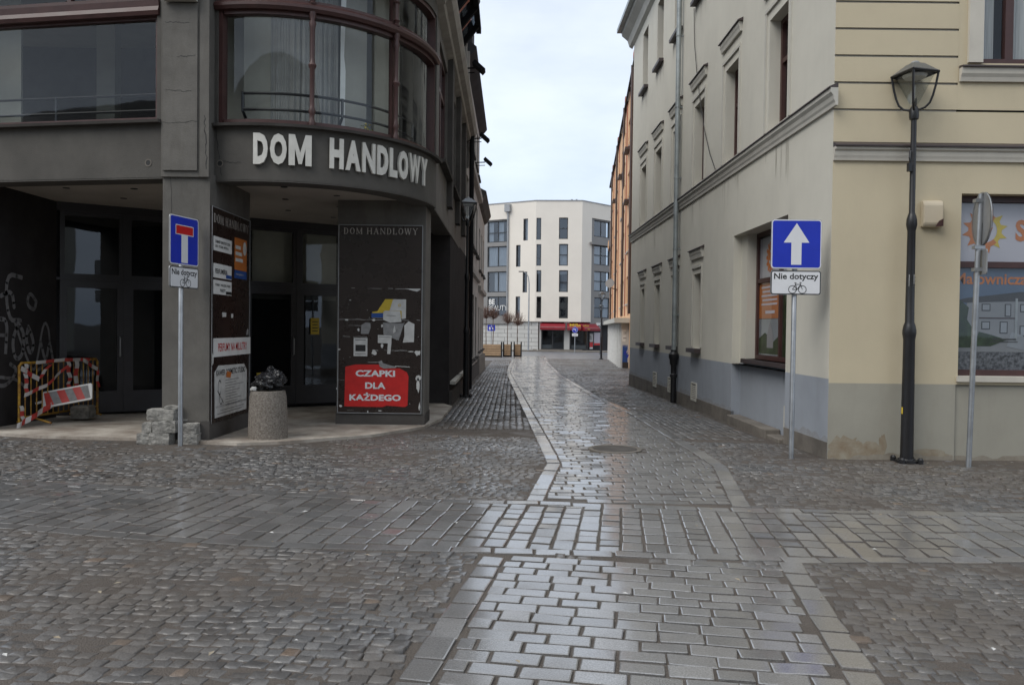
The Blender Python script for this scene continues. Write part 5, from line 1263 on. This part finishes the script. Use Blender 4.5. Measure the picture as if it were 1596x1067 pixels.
for F, a, c, q, txt in ((EB, aw[0], aw[1], aw, ''), (EB, aw[1]+.2, LB+.02, aw, ''), (EC, .02, on(EC, 930, 505)[0], aw2, '')):
    m = MB(); m.prof(F, a, c, [(-.3, q[2]), (.55, q[2]), (.55, q[2]+.3), (-.25, q[3]), (-.3, q[3])], MT['dullred']); m.box(F, a, c, .551, .556, q[2]+.28, q[2]+.30, MT['paper']); k = m.build('awning', mod)
    if F is EC:
        t = MB(); t.text(EC, 'nnium', .06, 1.05, q[2]+.38, q[2]+.72, .30, MT['yellow'], bold=.03); t.text(EC, 'bank', .55, .95, q[2]+.1, q[2]+.3, .56, MT['yellow'], bold=.02); t.build('lettering', k)
    elif a > aw[1]:
        t = MB(); t.text(EB, 'Mille', LB-1.25, LB-.02, q[2]+.34, q[2]+.72, .36, MT['yellow'], bold=.03); t.build('lettering', k)
m = MB(); a = on(EC, 915, 530)[0]; c = on(EC, 929, 530)[0]; e, g = on(EC, 920, 545)[1], on(EC, 920, 518)[1]
m.box(EC, a, c, -.5, -.4, e, g, ef); dd = m.build('shop_door', mod)
m = MB(); m.box(EC, a+.12, c-.12, -.39, -.37, e+.9, g-.15, MT['paper']); m.box(EC, a+.12, c-.12, -.39, -.365, e+.3, e+.85, MT['redsign']); m.box(EC, a+.12, c-.12, -.39, -.37, e+.1, e+.28, MT['white']); m.poly(EC, [(a+.3, e+1.2), (c-.3, e+1.1), (c-.4, e+1.6), (a+.35, e+1.7)], -.36, MT['greypaper']); m.build('door_poster', dd)
m = MB(); a = on(EC, 929.5, 510)[0]; m.box(EC, a, a+1.0, -.1, .02, on(EC, 935, 515)[1], on(EC, 935, 503)[1], MT['white']); k = m.build('shop_sign', mod)
m = MB(); m.ring(EC, a+.45, on(EC, 935, 509)[1], .15, .26, .025, MT['black'], sy=.7); m.disc(EC, a+.45, on(EC, 935, 509)[1], .08, .025, MT['black']); m.build('emblem', k)
m = MB(); m.box(EC, a+.1, a+1.2, -.5, -.4, e+.5, g, MT['bannerwhite']); m.box(EC, a+.1, a+1.2, -.39, -.37, e+.5, e+.75, MT['redsign']); m.build('shop_window', mod)
# glazing lettering
q = rowsL[3]; m = MB(); m.text(EA, 'BE', q[0]+.15, q[0]+.95, q[3]-.92, q[3]-.30, -.19, MT['white'], bold=.04); m.text(EA, 'BEAUTY', q[0]+.12, q[1]-.1, q[3]-1.62, q[3]-1.02, -.19, MT['white'], bold=0); m.build('lettering', mod)

# ------------------------------------------------------------------ street furniture
bk = MT['blackmet']
def make_lamp(loc, label):
    t = thing('street_lamp', label, 'street lamp', loc, 'black lantern street lamps'); x, y, z = loc
    m = MB(); m.lathe(loc, [(.13, 0), (.13, .03), (.10, .035), (.095, .05)], bk, 18); m.build('base_plate', t, smooth=True)
    for k in range(4): m = MB(); a = R(45+90*k); m.lathe((x+.155*math.cos(a), y+.155*math.sin(a), z), [(.035, 0), (.035, .05), (.018, .07)], bk, 8); m.build('anchor_bolt', t)
    m = MB(); m.lathe(loc, [(.075, .05), (.066, 1.48), (.07, 1.50), (.078, 1.55), (.078, 1.59), (.066, 1.65), (.052, 1.69), (.046, 2.78), (.054, 2.81), (.062, 2.86), (.058, 2.92), (.044, 2.97), (.034, 3.0), (.032, 4.10), (.05, 4.11), (.055, 4.14), (.055, 4.22), (.035, 4.26)], bk, 18)
    m.build('post', t, smooth=True)
    m = MB(); wt, wb = .23, .075
    for k in range(4):
        a = R(45+90*k+14); P = []
        for r, h in ((.05, 4.22), (.115, 4.24), (.165, 4.29), (.195, 4.37), (.222, 4.48), (.243, 4.60), (.25, 4.645)): P.append((x+r*math.cos(a), y+r*math.sin(a), z+h))
        m.tube(P, .014, bk, 6)
    q = [(x+.255*math.cos(R(59+90*k)), y+.255*math.sin(R(59+90*k))) for k in range(4)]
    for k in range(4): m.tube([(*q[k], z+4.645), (*q[(k+1) % 4], z+4.645)], .016, bk, 6)
    m.build('lantern_cage', t, smooth=True)
    m = MB(); vs = [(*p, z+4.66) for p in q] + [(x+.10*math.cos(R(59+90*k)), y+.10*math.sin(R(59+90*k)), z+4.765) for k in range(4)]
    m.add(vs, [(0, 1, 5, 4), (1, 2, 6, 5), (2, 3, 7, 6), (3, 0, 4, 7), (4, 5, 6, 7), (3, 2, 1, 0)], MT['lampcap']); m.lathe((x, y, z+4.765), [(.05, 0), (.05, .02), (.03, .035)], MT['alu'], 12)
    m.build('lantern_roof', t)
    m = MB(); vs = [(x+.215*math.cos(R(59+90*k)), y+.215*math.sin(R(59+90*k)), z+4.63) for k in range(4)] + [(x+.045*math.cos(R(59+90*k)), y+.045*math.sin(R(59+90*k)), z+4.29) for k in range(4)]
    m.add(vs, [(0, 1, 5, 4), (1, 2, 6, 5), (2, 3, 7, 6), (3, 0, 4, 7)], MT['lampglass']); m.build('lantern_glass', t)
    m = MB(); m.lathe((x, y, z+4.60), [(.12, 0), (.14, .03)], MT['white'], 14); m.build('light_unit', t)
    m = MB(); F = Flat((x-.012, y), (1, 0)); m.box(F, -.075, -.055, .02, .05, 3.02, 3.12, bk); m.box(F, -.085, -.045, .015, .055, 2.96, 3.03, bk); 
    return t, m
LX, LY = 4.777, 9.43
lamp, m = make_lamp((LX, LY, .015), 'tall black lantern street lamp beside the cream corner house wall')
m2 = MB(); F = Flat((LX, LY), (1, 0))
m2.tube([(LX-.05, LY-.03, 3.75), (LX-.06, LY-.04, 3.66), (LX-.045, LY-.03, 3.6)], .012, bk, 6); m2.box(F, -.075, -.03, .0, .05, 3.50, 3.60, bk)
cbl = copy_src = None
st1 = MB(); arcF = Arc((LX, LY), .0505, R(-135)); st1.quad(arcF, .0, .125, .0005, 2.13, 2.27, MT['paper'])
for i, t_ in enumerate(('PS 56', '02 TB', 'Audio')): st1.text(arcF, t_, .01, .115, 2.225-.045*i, 2.255-.045*i, .0015, MT['black'], bold=.03)
st1.quad(Arc((LX, LY), .073, R(-185)), 0, .03, .0006, .60, .68, MT['yellow'])
lamps = [((-1.10, 18.9, -.10), 'black lantern street lamp at the left foot of the department store side'),
         ((-1.66, 40.6, -.40), 'distant black lantern street lamp past the low left house'),
         ((6.34, 55.6, -.60), 'distant black lantern street lamp by the white annex on the right'),
         ((8.6, 76.0, -.87), 'farthest black lantern street lamp in front of the modern white block')]
for loc, lab in lamps: copy_tree(lamp, loc, lab)
m2.build('junction_box', lamp); st1.build('sticker', lamp)

def post(m, x, y, z0, z1, r=.03, mat='galv'): m.lathe((x, y, z0), [(r, 0), (r, z1-z0), (r*.8, z1-z0+.01)], MT[mat], 14)
def rrect(x0, x1, z0, z1, r, n=5):
    P = []
    for cx, cz, a in ((x1-r, z1-r, 0), (x0+r, z1-r, 90), (x0+r, z0+r, 180), (x1-r, z0+r, 270)):
        P += [(cx+r*math.cos(R(a+90*i/n)), cz+r*math.sin(R(a+90*i/n))) for i in range(n+1)]
    return P
def bike(m, F, cx, cz, w, d, mat):
    k = w/2.0; r = .38*k*1.25; L1, R1 = cx-.6*k, cx+.6*k; h = cz
    for c in (L1, R1): m.ring(F, c, h, r-.05*k, r+.03*k, d, mat, 20)
    lw = .07*k
    bb = (cx-.05*k, h-.02*k); seat = (cx-.22*k, h+.62*k); head = (cx+.38*k, h+.62*k)
    for a, c in (((L1, h), bb), ((L1, h), seat), (bb, seat), (bb, head), (seat, head), (head, (R1, h)), (head, (cx+.34*k, h+.85*k)), ((cx+.25*k, h+.86*k), (cx+.5*k, h+.84*k)), (seat, (cx-.25*k, h+.78*k)), ((cx-.38*k, h+.8*k), (cx-.12*k, h+.8*k))):
        m.line(F, *a, *c, lw, d+.0004, mat)
def plate_sign(name, label, loc, F, w, z1, zm, z0, kind):
    t = thing(name, label, 'traffic sign', loc); x, y, z = loc
    m = MB(); post(m, x, y, z-.05, zm+.45); m.build('post', t, smooth=True)
    m = MB(); m.poly(F, rrect(-w/2, w/2, zm, z1, .04), .035, MT['alu'], .012); bd = m.build('sign_plate', t)
    m = MB(); m.poly(F, rrect(-w/2+.004, w/2-.004, zm+.004, z1-.004, .036), .0475, MT['signwhite']); m.poly(F, rrect(-w/2+.016, w/2-.016, zm+.016, z1-.016, .028), .0485, MT['blue'])
    if kind == 'arrow':
        c = (z1+zm)/2; m.poly(F, [(-.062, zm+.05), (.062, zm+.05), (.062, c+.02), (-.062, c+.02)], .0497, MT['signwhite']); m.poly(F, [(-.155, c+.018), (.155, c+.018), (0, z1-.045)], .0499, MT['signwhite'])
    else:
        m.poly(F, [(-.065, zm+.03), (.065, zm+.03), (.065, z1-.20), (-.065, z1-.20)], .0497, MT['signwhite']); m.poly(F, [(-.18, z1-.24), (.18, z1-.24), (.18, z1-.115), (-.18, z1-.115)], .0495, MT['signwhite']); m.poly(F, [(-.17, z1-.23), (.17, z1-.23), (.17, z1-.125), (-.17, z1-.125)], .0505, MT['redsign'])
    m.build('symbol', bd)
    m = MB(); m.poly(F, rrect(-w/2, w/2, z0, zm-.02, .03), .035, MT['alu'], .012); sp = m.build('text_plate', t)
    m = MB(); m.poly(F, rrect(-w/2+.003, w/2-.003, z0+.003, zm-.023, .028), .0475, MT['black']); m.poly(F, rrect(-w/2+.015, w/2-.015, z0+.015, zm-.035, .02), .0485, MT['signwhite'])
    m.text(F, 'Nie dotyczy', -w/2+.04, w/2-.035, zm-.148, zm-.052, .050, MT['black'], bold=.02); bike(m, F, .02, z0+.065, .2, .0505, MT['black']); m.build('print', sp)
    m = MB()
    for zc in (zm-.1, zm+.15, z1-.12): m.box(F, -.05, .05, -.035, .035, zc-.012, zc+.012, MT['galv'])
    m.build('clamp', t)
    return t
x, y = 3.445, 9.60; plate_sign('one_way_sign', 'blue one-way arrow sign with a bicycle exception plate at the grey corner', (x, y, 0), Flat((x, y), (1, -.02), (-.02, -1)), .61, 2.935, 2.335, 2.02, 'arrow')
m = MB(); m.tube([(x-.12, y-.02, 2.94), (x+.06, y-.02, 2.955)], .012, MT['galv'], 6)
x, y = -4.225, 10.0; ca = R(77); plate_sign('dead_end_sign', 'blue dead-end sign with a bicycle exception plate by the dark pier', (x, y, 0), Flat((x-.0, y), (math.cos(ca), math.sin(ca)), (math.sin(ca), -math.cos(ca))), .58, 2.94, 2.32, 2.03, 'dead')
x, y = 5.365, 9.16
t = thing('round_sign', 'round traffic sign seen from behind on a grey post at the right edge', 'traffic sign', (x, y, 0))
m = MB(); m.tube([(x, y, -.05), (x+.055, y, 2.5), (x+.075, y, 3.2)], .03, MT['galv'], 14); m.build('post', t, smooth=True)
sa = R(77); F = Flat((x+.10, y+.02), (math.cos(sa), math.sin(sa)), (math.sin(sa), -math.cos(sa)))
m = MB(); m.disc(F, 0.0, 2.91, .31, 0, MT['alu'], .012, 36); m.ring(F, .0, 2.91, .295, .312, -.008, MT['galv'], 36); m.ring(F, .0, 2.91, .295, .312, .02, MT['galv'], 36)
m.build('sign_disc', t)
m = MB(); m.poly(F, rrect(-.19, .19, 2.26, 2.55, .03), 0, MT['alu'], .012); m.build('lower_plate', t)
m = MB(); F2 = Flat((x+.10, y+.02), (-math.cos(sa), -math.sin(sa)), (-math.sin(sa), math.cos(sa)))
m.box(Flat((x, y), (1, 0)), -.0, .12, -.035, .035, 2.56, 2.60, MT['galv']); m.box(Flat((x, y), (1, 0)), .0, .13, -.035, .035, 3.10, 3.14, MT['galv']); m.box(Flat((x, y), (1, 0)), .0, .12, -.035, .035, 2.30, 2.34, MT['galv']); m.build('clamp', t)
m = MB(); m.quad(F2, -.05, .05, .003, 2.86, 3.0, MT['paper']); m.build('sticker', t)

# concrete litter bin with a rubbish bag
bx, by = -3.30, 10.62
m = MB(); m.lathe((bx, by, .0), [(.262, 0), (.262, .03), (.255, .35), (.243, .60), (.225, .685), (.19, .69), (.185, .60), (.18, .2)], MT['aggregate'], 28)
m.build_at('litter_bin', (bx, by, .0), 'round exposed-aggregate concrete litter bin topped with a rubbish bag', 'litter bin', smooth=True)
def blob(cx, cy, cz, rx, ry, rz, mat, seed, amp=.25, lev=5, fr=2.2):
    bm = bmesh.new(); bmesh.ops.create_icosphere(bm, subdivisions=lev, radius=1)
    for v in bm.verts:
        n_ = mnoise.noise(v.co*fr+Vector((seed, 0, 0)))*amp + (abs(mnoise.noise(v.co*5+Vector((0, seed, 0))))-.2)*amp*.55
        v.co *= 1+n_; v.co.z = max(v.co.z, -.75); v.co = Vector((cx+v.co.x*rx, cy+v.co.y*ry, cz+v.co.z*rz))
    m = MB(); m.add([tuple(v.co) for v in bm.verts], [[v.index for v in f.verts] for f in bm.faces], mat); bm.free(); return m
t = thing('rubbish_bag', 'crumpled black plastic rubbish bag heaped on the concrete bin', 'rubbish bag', (bx, by, .68))
blob(bx+.0, by-.0, .80, .2, .17, .13, MT['bag'], 3.1, .38).build('bag_body', t, smooth=True); blob(bx+.1, by, .86, .12, .11, .10, MT['bag'], 8.7, .45).build('bag_fold', t, smooth=True); blob(bx+.03, by, .965, .05, .045, .05, MT['bag'], 5.2, .5, 3).build('knot', t)
m = blob(bx-.16, by-.12, .715, .045, .035, .03, MT['paper'], 2.2, .5, 2); m.build_at('crumpled_paper', (bx-.16, by-.12, .69), 'small white crumpled paper on the rim of the concrete bin', 'litter')

# granite blocks
def block(x, y, z, sx, sy, sz, rot, label):
    bm = bmesh.new(); bmesh.ops.create_cube(bm, size=1); bmesh.ops.subdivide_edges(bm, edges=bm.edges, cuts=3, use_grid_fill=True)
    M_ = Matrix.Rotation(rot, 3, 'Z'); sd = random.random()*50
    for v in bm.verts:
        c = v.co; e = sum(abs(abs(c[i])-.5) < .01 for i in range(3)); c = c*(1-.028*(e-1))
        c = Vector((c.x*sx, c.y*sy, (c.z+.5)*sz)); n_ = Vector([mnoise.noise(c*16+Vector((sd+i*9, 0, 0))) for i in range(3)])*.014
        if c.z > .01: c += n_
        v.co = M_ @ c
    m = MB(); m.add([(v.co.x+x, v.co.y+y, v.co.z+z) for v in bm.verts], [[v.index for v in f.verts] for f in bm.faces], MT['granite']); bm.free()
    return m.build_at('granite_block', (x, y, z), label, 'stone block', 'granite blocks piled round the dead-end sign post')
block(-4.76, 10.20, .0, .17, .2, .155, .05, 'small dark granite block at the left foot of the pile by the pier')
block(-4.54, 10.18, .0, .27, .2, .16, -.03, 'wide granite block in the bottom row, second from the left')
block(-4.33, 10.42, .0, .16, .2, .33, .1, 'upright granite block behind the sign post')
block(-4.17, 10.24, .0, .18, .2, .15, .08, 'granite block on the ground right of the sign post')
block(-4.18, 10.26, .15, .17, .19, .13, .0, 'granite block stacked on the one right of the sign post')
block(-4.72, 10.24, .158, .14, .2, .135, -.1, 'small granite block at the left end of the middle row')
block(-4.50, 10.22, .162, .30, .2, .155, .04, 'large rough granite block in the middle row of the pile')
block(-4.56, 10.26, .32, .36, .2, .14, -.02, 'long granite block on top of the pile left of the sign post')
block(-4.44, 10.30, .462, .2, .16, .04, .1, 'thin granite slab lying topmost on the pile')
b_ = block(-6.84, 12.50, .055, .28, .26, .2, .1, 'granite block under the striped board in the entrance corner')

# barrier in the entrance with tape and a striped board
t = thing('pedestrian_barrier', 'rusty yellow tubular barrier wound with red and white tape in the dark entrance', 'barrier', (-7.05, 12.2, .055))
FBa = Flat((-7.2, 11.45), (.13, 1), (1, -.13)); LBa = 1.75; yp = MT['yellowpaint']
m = MB(); m.tube([FBa.pt(0, 0, .07), FBa.pt(0, 0, .93), FBa.pt(.04, 0, .97), FBa.pt(LBa-.04, 0, .97), FBa.pt(LBa, 0, .93), FBa.pt(LBa, 0, .07)], .019, yp, 8); m.tube([FBa.pt(0, 0, .17), FBa.pt(LBa, 0, .17)], .016, yp, 8); m.build('frame', t, smooth=True)
for i in range(1, 15):
    m = MB(); s = LBa*i/15; m.tube([FBa.pt(s, 0, .17), FBa.pt(s, 0, .96)], .009, yp, 6); m.build('bar', t)
for s in (.3, LBa-.3):
    m = MB(); m.tube([FBa.pt(s, -.28, .07), FBa.pt(s, 0, .14), FBa.pt(s, .28, .07)], .016, yp, 8); m.build('foot', t)
def ribbon(pts, w, nm='tape'):
    m = MB(); r_ = random.Random(len(pts)*7+int(pts[0][0]*100))
    P = [Vector(FBa.pt(*p)) for p in pts]
    for i in range(len(P)-1):
        n = 6
        for j in range(n):
            a, c = P[i].lerp(P[i+1], j/n), P[i].lerp(P[i+1], (j+1)/n); up_ = Vector((0, .3, 1)) if abs((P[i+1]-P[i]).normalized().z) < .6 else Vector((.2, 1, 0))
            o1 = Vector((math.sin(j*1.3)*.012, 0, 0)); o2 = Vector((math.sin((j+1)*1.3)*.012, 0, 0))
            m.add([a+o1-up_*w/2, c+o2-up_*w/2, c+o2+up_*w/2, a+o1+up_*w/2], [(0, 1, 2, 3)], MT['tapered'] if (i*n+j)//2 % 2 else MT['tapewhite'])
    m.build(nm, t)
ribbon([(0, .03, .9), (.35, .03, .72), (.6, .03, .93)], .07); ribbon([(.1, .03, .96), (.08, .04, .75), (.12, .03, .52)], .07); ribbon([(.05, .04, .5), (.5, .05, .62), (1.0, .03, .9)], .06)
ribbon([(1.0, .03, .96), (1.02, .04, .7), (.98, .05, .55)], .08); ribbon([(1.2, .03, .96), (1.15, .05, .6), (1.22, .04, .42)], .09); ribbon([(1.35, .03, .97), (1.7, .03, .8), (1.72, .04, .5)], .06)
ribbon([(-.12, .06, .06), (.1, .1, .16), (.5, .1, .3), (.9, .08, .42)], .09); ribbon([(.0, .03, .35), (.03, .05, .12)], .07); ribbon([(.3, .03, .97), (.9, .03, .99), (1.5, .03, .97)], .05)
t2 = thing('striped_board', 'red and white striped warning board lying tilted against the barrier', 'warning board', (-6.85, 12.1, .25))
FW2 = Tilt((-7.16, 11.95, .26), (1, .1, .20), (-.18, .35, 1)); m = MB(); m.poly(FW2, rrect(0, .74, 0, .26, .03), -.02, MT['white'], .03); m.build('panel', t2)
m = MB(); n = 6
for i in range(n):
    x0 = .02+.70*i/n; x1 = .02+.70*(i+1)/n; k = .07
    m.poly(FW2, [(x0+k*.6, .025), (min(.72, x1+k*.6), .025), (max(.02, x1-k*.6), .235), (max(.02, x0-k*.6), .235)], .0115+.0002*i, MT['tapered'] if i % 2 == 0 else MT['greypaper'])
m.build('stripes', t2)
m = MB(); m.tube([FW2.pt(-.1, -.005, .10), FW2.pt(.0, -.005, .11)], .02, MT['white'], 8); m.build('peg', t2)

# planters with young trees, signs and the tall lamp in the far square
def planter(x, y, w, label):
    z = float(GZ(y)); t = thing('planter', label, 'planter', (x, y, z), 'slatted wooden planters in the far square'); F = Flat((x-w/2, y, z), (1, 0))
    for i in range(5):
        m = MB(); m.box(F, 0, w, -.04, 0, .12+.17*i, .26+.17*i, MT['wood']); m.build('slat', t)
    for sx in (0, w):
        m = MB(); m.box(F, sx-.05, sx+.05, -.1, .03, 0, 1.15, MT['blackmet']); m.build('corner_post', t)
    m = MB(); m.box(F, .02, w-.02, -1.0, -.05, .02, .85, MT['soil']); m.build('soil', t)
    for i in range(5):
        m = MB(); m.box(F, 0, w, -1.06, -1.02, .12+.17*i, .26+.17*i, MT['wood']); m.build('slat', t)
planter(-1.55, 58.5, 1.55, 'larch-slat planter with black corner posts, nearest the left houses'); planter(-.35, 60.2, .6, 'narrow larch-slat planter in the middle of the three'); planter(.45, 61.5, .55, 'small larch-slat planter at the right end of the three')
def young_tree(x, y, h, cr_r, label, seed):
    r_ = random.Random(seed); z = float(GZ(y))+.8; t = thing('young_tree', label, 'tree', (x, y, z), 'bare young trees in the planters')
    m = MB(); m.tube([(x, y, z), (x+r_.uniform(-.03, .03), y, z+h*.5), (x, y, z+h)], [.04, .033, .025], MT['bark'], 6); m.build('trunk', t)
    m = MB(); c = Vector((x, y, z+h+cr_r*.5))
    for i in range(90):
        a, e = r_.uniform(0, 6.283), r_.uniform(-.3, 1.4); d = Vector((math.cos(a)*math.cos(e), math.sin(a)*math.cos(e), math.sin(e)))
        p0 = Vector((x, y, z+h-r_.uniform(0, .15))); p1 = p0+d*cr_r*.5+Vector((0, 0, .1)); p2 = c+d*cr_r*r_.uniform(.6, 1.05)
        m.tube([p0, p1, p2], [.014, .01, .004], MT['twig'], 3, cap=False)
        for k in range(3):
            q = p1.lerp(p2, r_.random()); m.tube([q, q+Vector((r_.gauss(0, .12), r_.gauss(0, .12), r_.gauss(.05, .12)))], [.007, .003], MT['twig'], 3, cap=False)
    m.build('crown', t)
young_tree(-1.95, 59.1, 2.2, .6, 'bare young tree with a thin trunk at the left end of the planters', 1); young_tree(-1.45, 59.2, 2.2, .55, 'bare young tree second from the left, behind the blue square sign', 2)
young_tree(-.35, 60.8, 1.9, .6, 'bare young tree in the narrow middle planter', 3); young_tree(.42, 62.0, 1.75, .7, 'bare round-headed young tree in the right-hand planter', 4)
x, y = -1.75, 66.0; z = float(GZ(y)); t = thing('square_sign', 'small blue square sign on a thin post behind the planters', 'traffic sign', (x, y, z))
m = MB(); post(m, x, y, z, 2.0, .03); m.build('post', t); F = Flat((x, y), (1, 0)); m = MB(); m.box(F, -.32, .32, .03, .05, 1.28, 1.78, MT['blue']); q = m.build('sign_plate', t)
m = MB(); m.poly(F, [(-.2, 1.38), (-.05, 1.38), (-.08, 1.6), (-.2, 1.65)], .053, MT['signwhite']); m.disc(F, .0, 1.66, .05, .053, MT['signwhite']); m.poly(F, [(.05, 1.42), (.22, 1.40), (.18, 1.62), (.06, 1.58)], .053, MT['signwhite']); m.build('symbol', q)
x, y = 6.45, 80.5; z = float(GZ(y)); t = thing('turn_left_sign', 'round blue left-turn sign on a grey post in front of the red awning', 'traffic sign', (x, y, z))
m = MB(); post(m, x, y, z, 1.9, .035); m.build('post', t); F = Flat((x, y), (1, 0)); m = MB(); m.disc(F, 0, 1.42, .31, .04, MT['blue'], .02); q = m.build('sign_disc', t)
m = MB(); m.ring(F, 0, 1.42, .27, .29, .065, MT['signwhite']); m.box(F, -.12, .1, .062, .066, 1.45, 1.52, MT['signwhite']); m.box(F, .05, .11, .0665, .069, 1.28, 1.515, MT['signwhite']); m.poly(F, [(-.2, 1.485), (-.08, 1.38), (-.08, 1.59)], .068, MT['signwhite']); m.build('arrow', q)
m = MB(); m.box(F, -.3, .3, .04, .06, .78, 1.06, MT['signwhite']); m.box(F, -.2, .2, .062, .064, .90, .94, MT['grey']); m.build('text_plate', t)
x, y = 1.78, 85.0; z = float(GZ(y)); t = thing('curved_street_lamp', 'tall thin grey street lamp with a curved arm before the white block', 'street lamp', (x, y, z))
m = MB(); m.tube([(x, y, z), (x, y, 6.4), (x-.1, y, 7.1), (x-.35, y, 7.5), (x-.65, y, 7.62)], [.09, .06, .05, .045, .04], MT['galv'], 8); m.build('post', t, smooth=True)
m = MB(); m.box(Flat((x-1.15, y), (1, 0)), 0, .55, -.1, .1, 7.6, 7.70, MT['endframe']); m.build('lamp_head', t)
m = MB(); m.box(Flat((-6, 84.5), (1, 0)), 0, 22, -3, 0, -1.4, float(GZ(84.5))+.12, MT['plinth']); o = m.build('far_kerb', kind='structure')

# house across the square behind the camera: it is what the shop windows reflect
opp = thing('opposite_house', 'plain plastered house across the square, seen only as a reflection', 'building', (0, -16, 0))
FX = Flat((14, -15), (-1, 0), (0, 1)); ops = [(1.5+2.9*i, 2.7+2.9*i, z0, z0+1.9, .2) for i in range(28) for z0 in (1.0, 4.4, 7.8)]
b = MB(); b.wall(FX, 0, 84, -.2, 11.5, ops, MT['greyrender']); b.build('wall', opp); b = MB(); b.prof(FX, 0, 84, [(0, 11.5), (.4, 11.6), (-4, 15), (-8, 11.5)], MT['roofmet']); b.build('roof', opp)
for o_ in ops: window(FX, opp, *o_[:4], -.1, MT['white'], 2, (.65,), .08, 'glass_dark', 'interior_dark')
# litter and leaves on the ground
r_ = random.Random(12); m = MB()
for i in range(160):
    x, y = r_.uniform(-6, 6), r_.uniform(3.4, 11); z = .045; a = r_.uniform(0, 6.28); s = r_.uniform(.008, .028)
    if not (abs(x) < .65*y): continue
    if x > 3.8 and y > 9.5: continue
    m.add([(x+s*math.cos(a), y+s*math.sin(a), z), (x+s*.4*math.cos(a+1.5), y+s*.4*math.sin(a+1.5), z+.006), (x-s*math.cos(a), y-s*math.sin(a), z+.002), (x+s*.5*math.cos(a-1.6), y+s*.5*math.sin(a-1.6), z+.004)], [(0, 1, 2, 3)], MT['stain'] if i % 3 else MT['paper'])
m.build('ground_litter', kind='stuff')
print('objects', len(COL.objects))
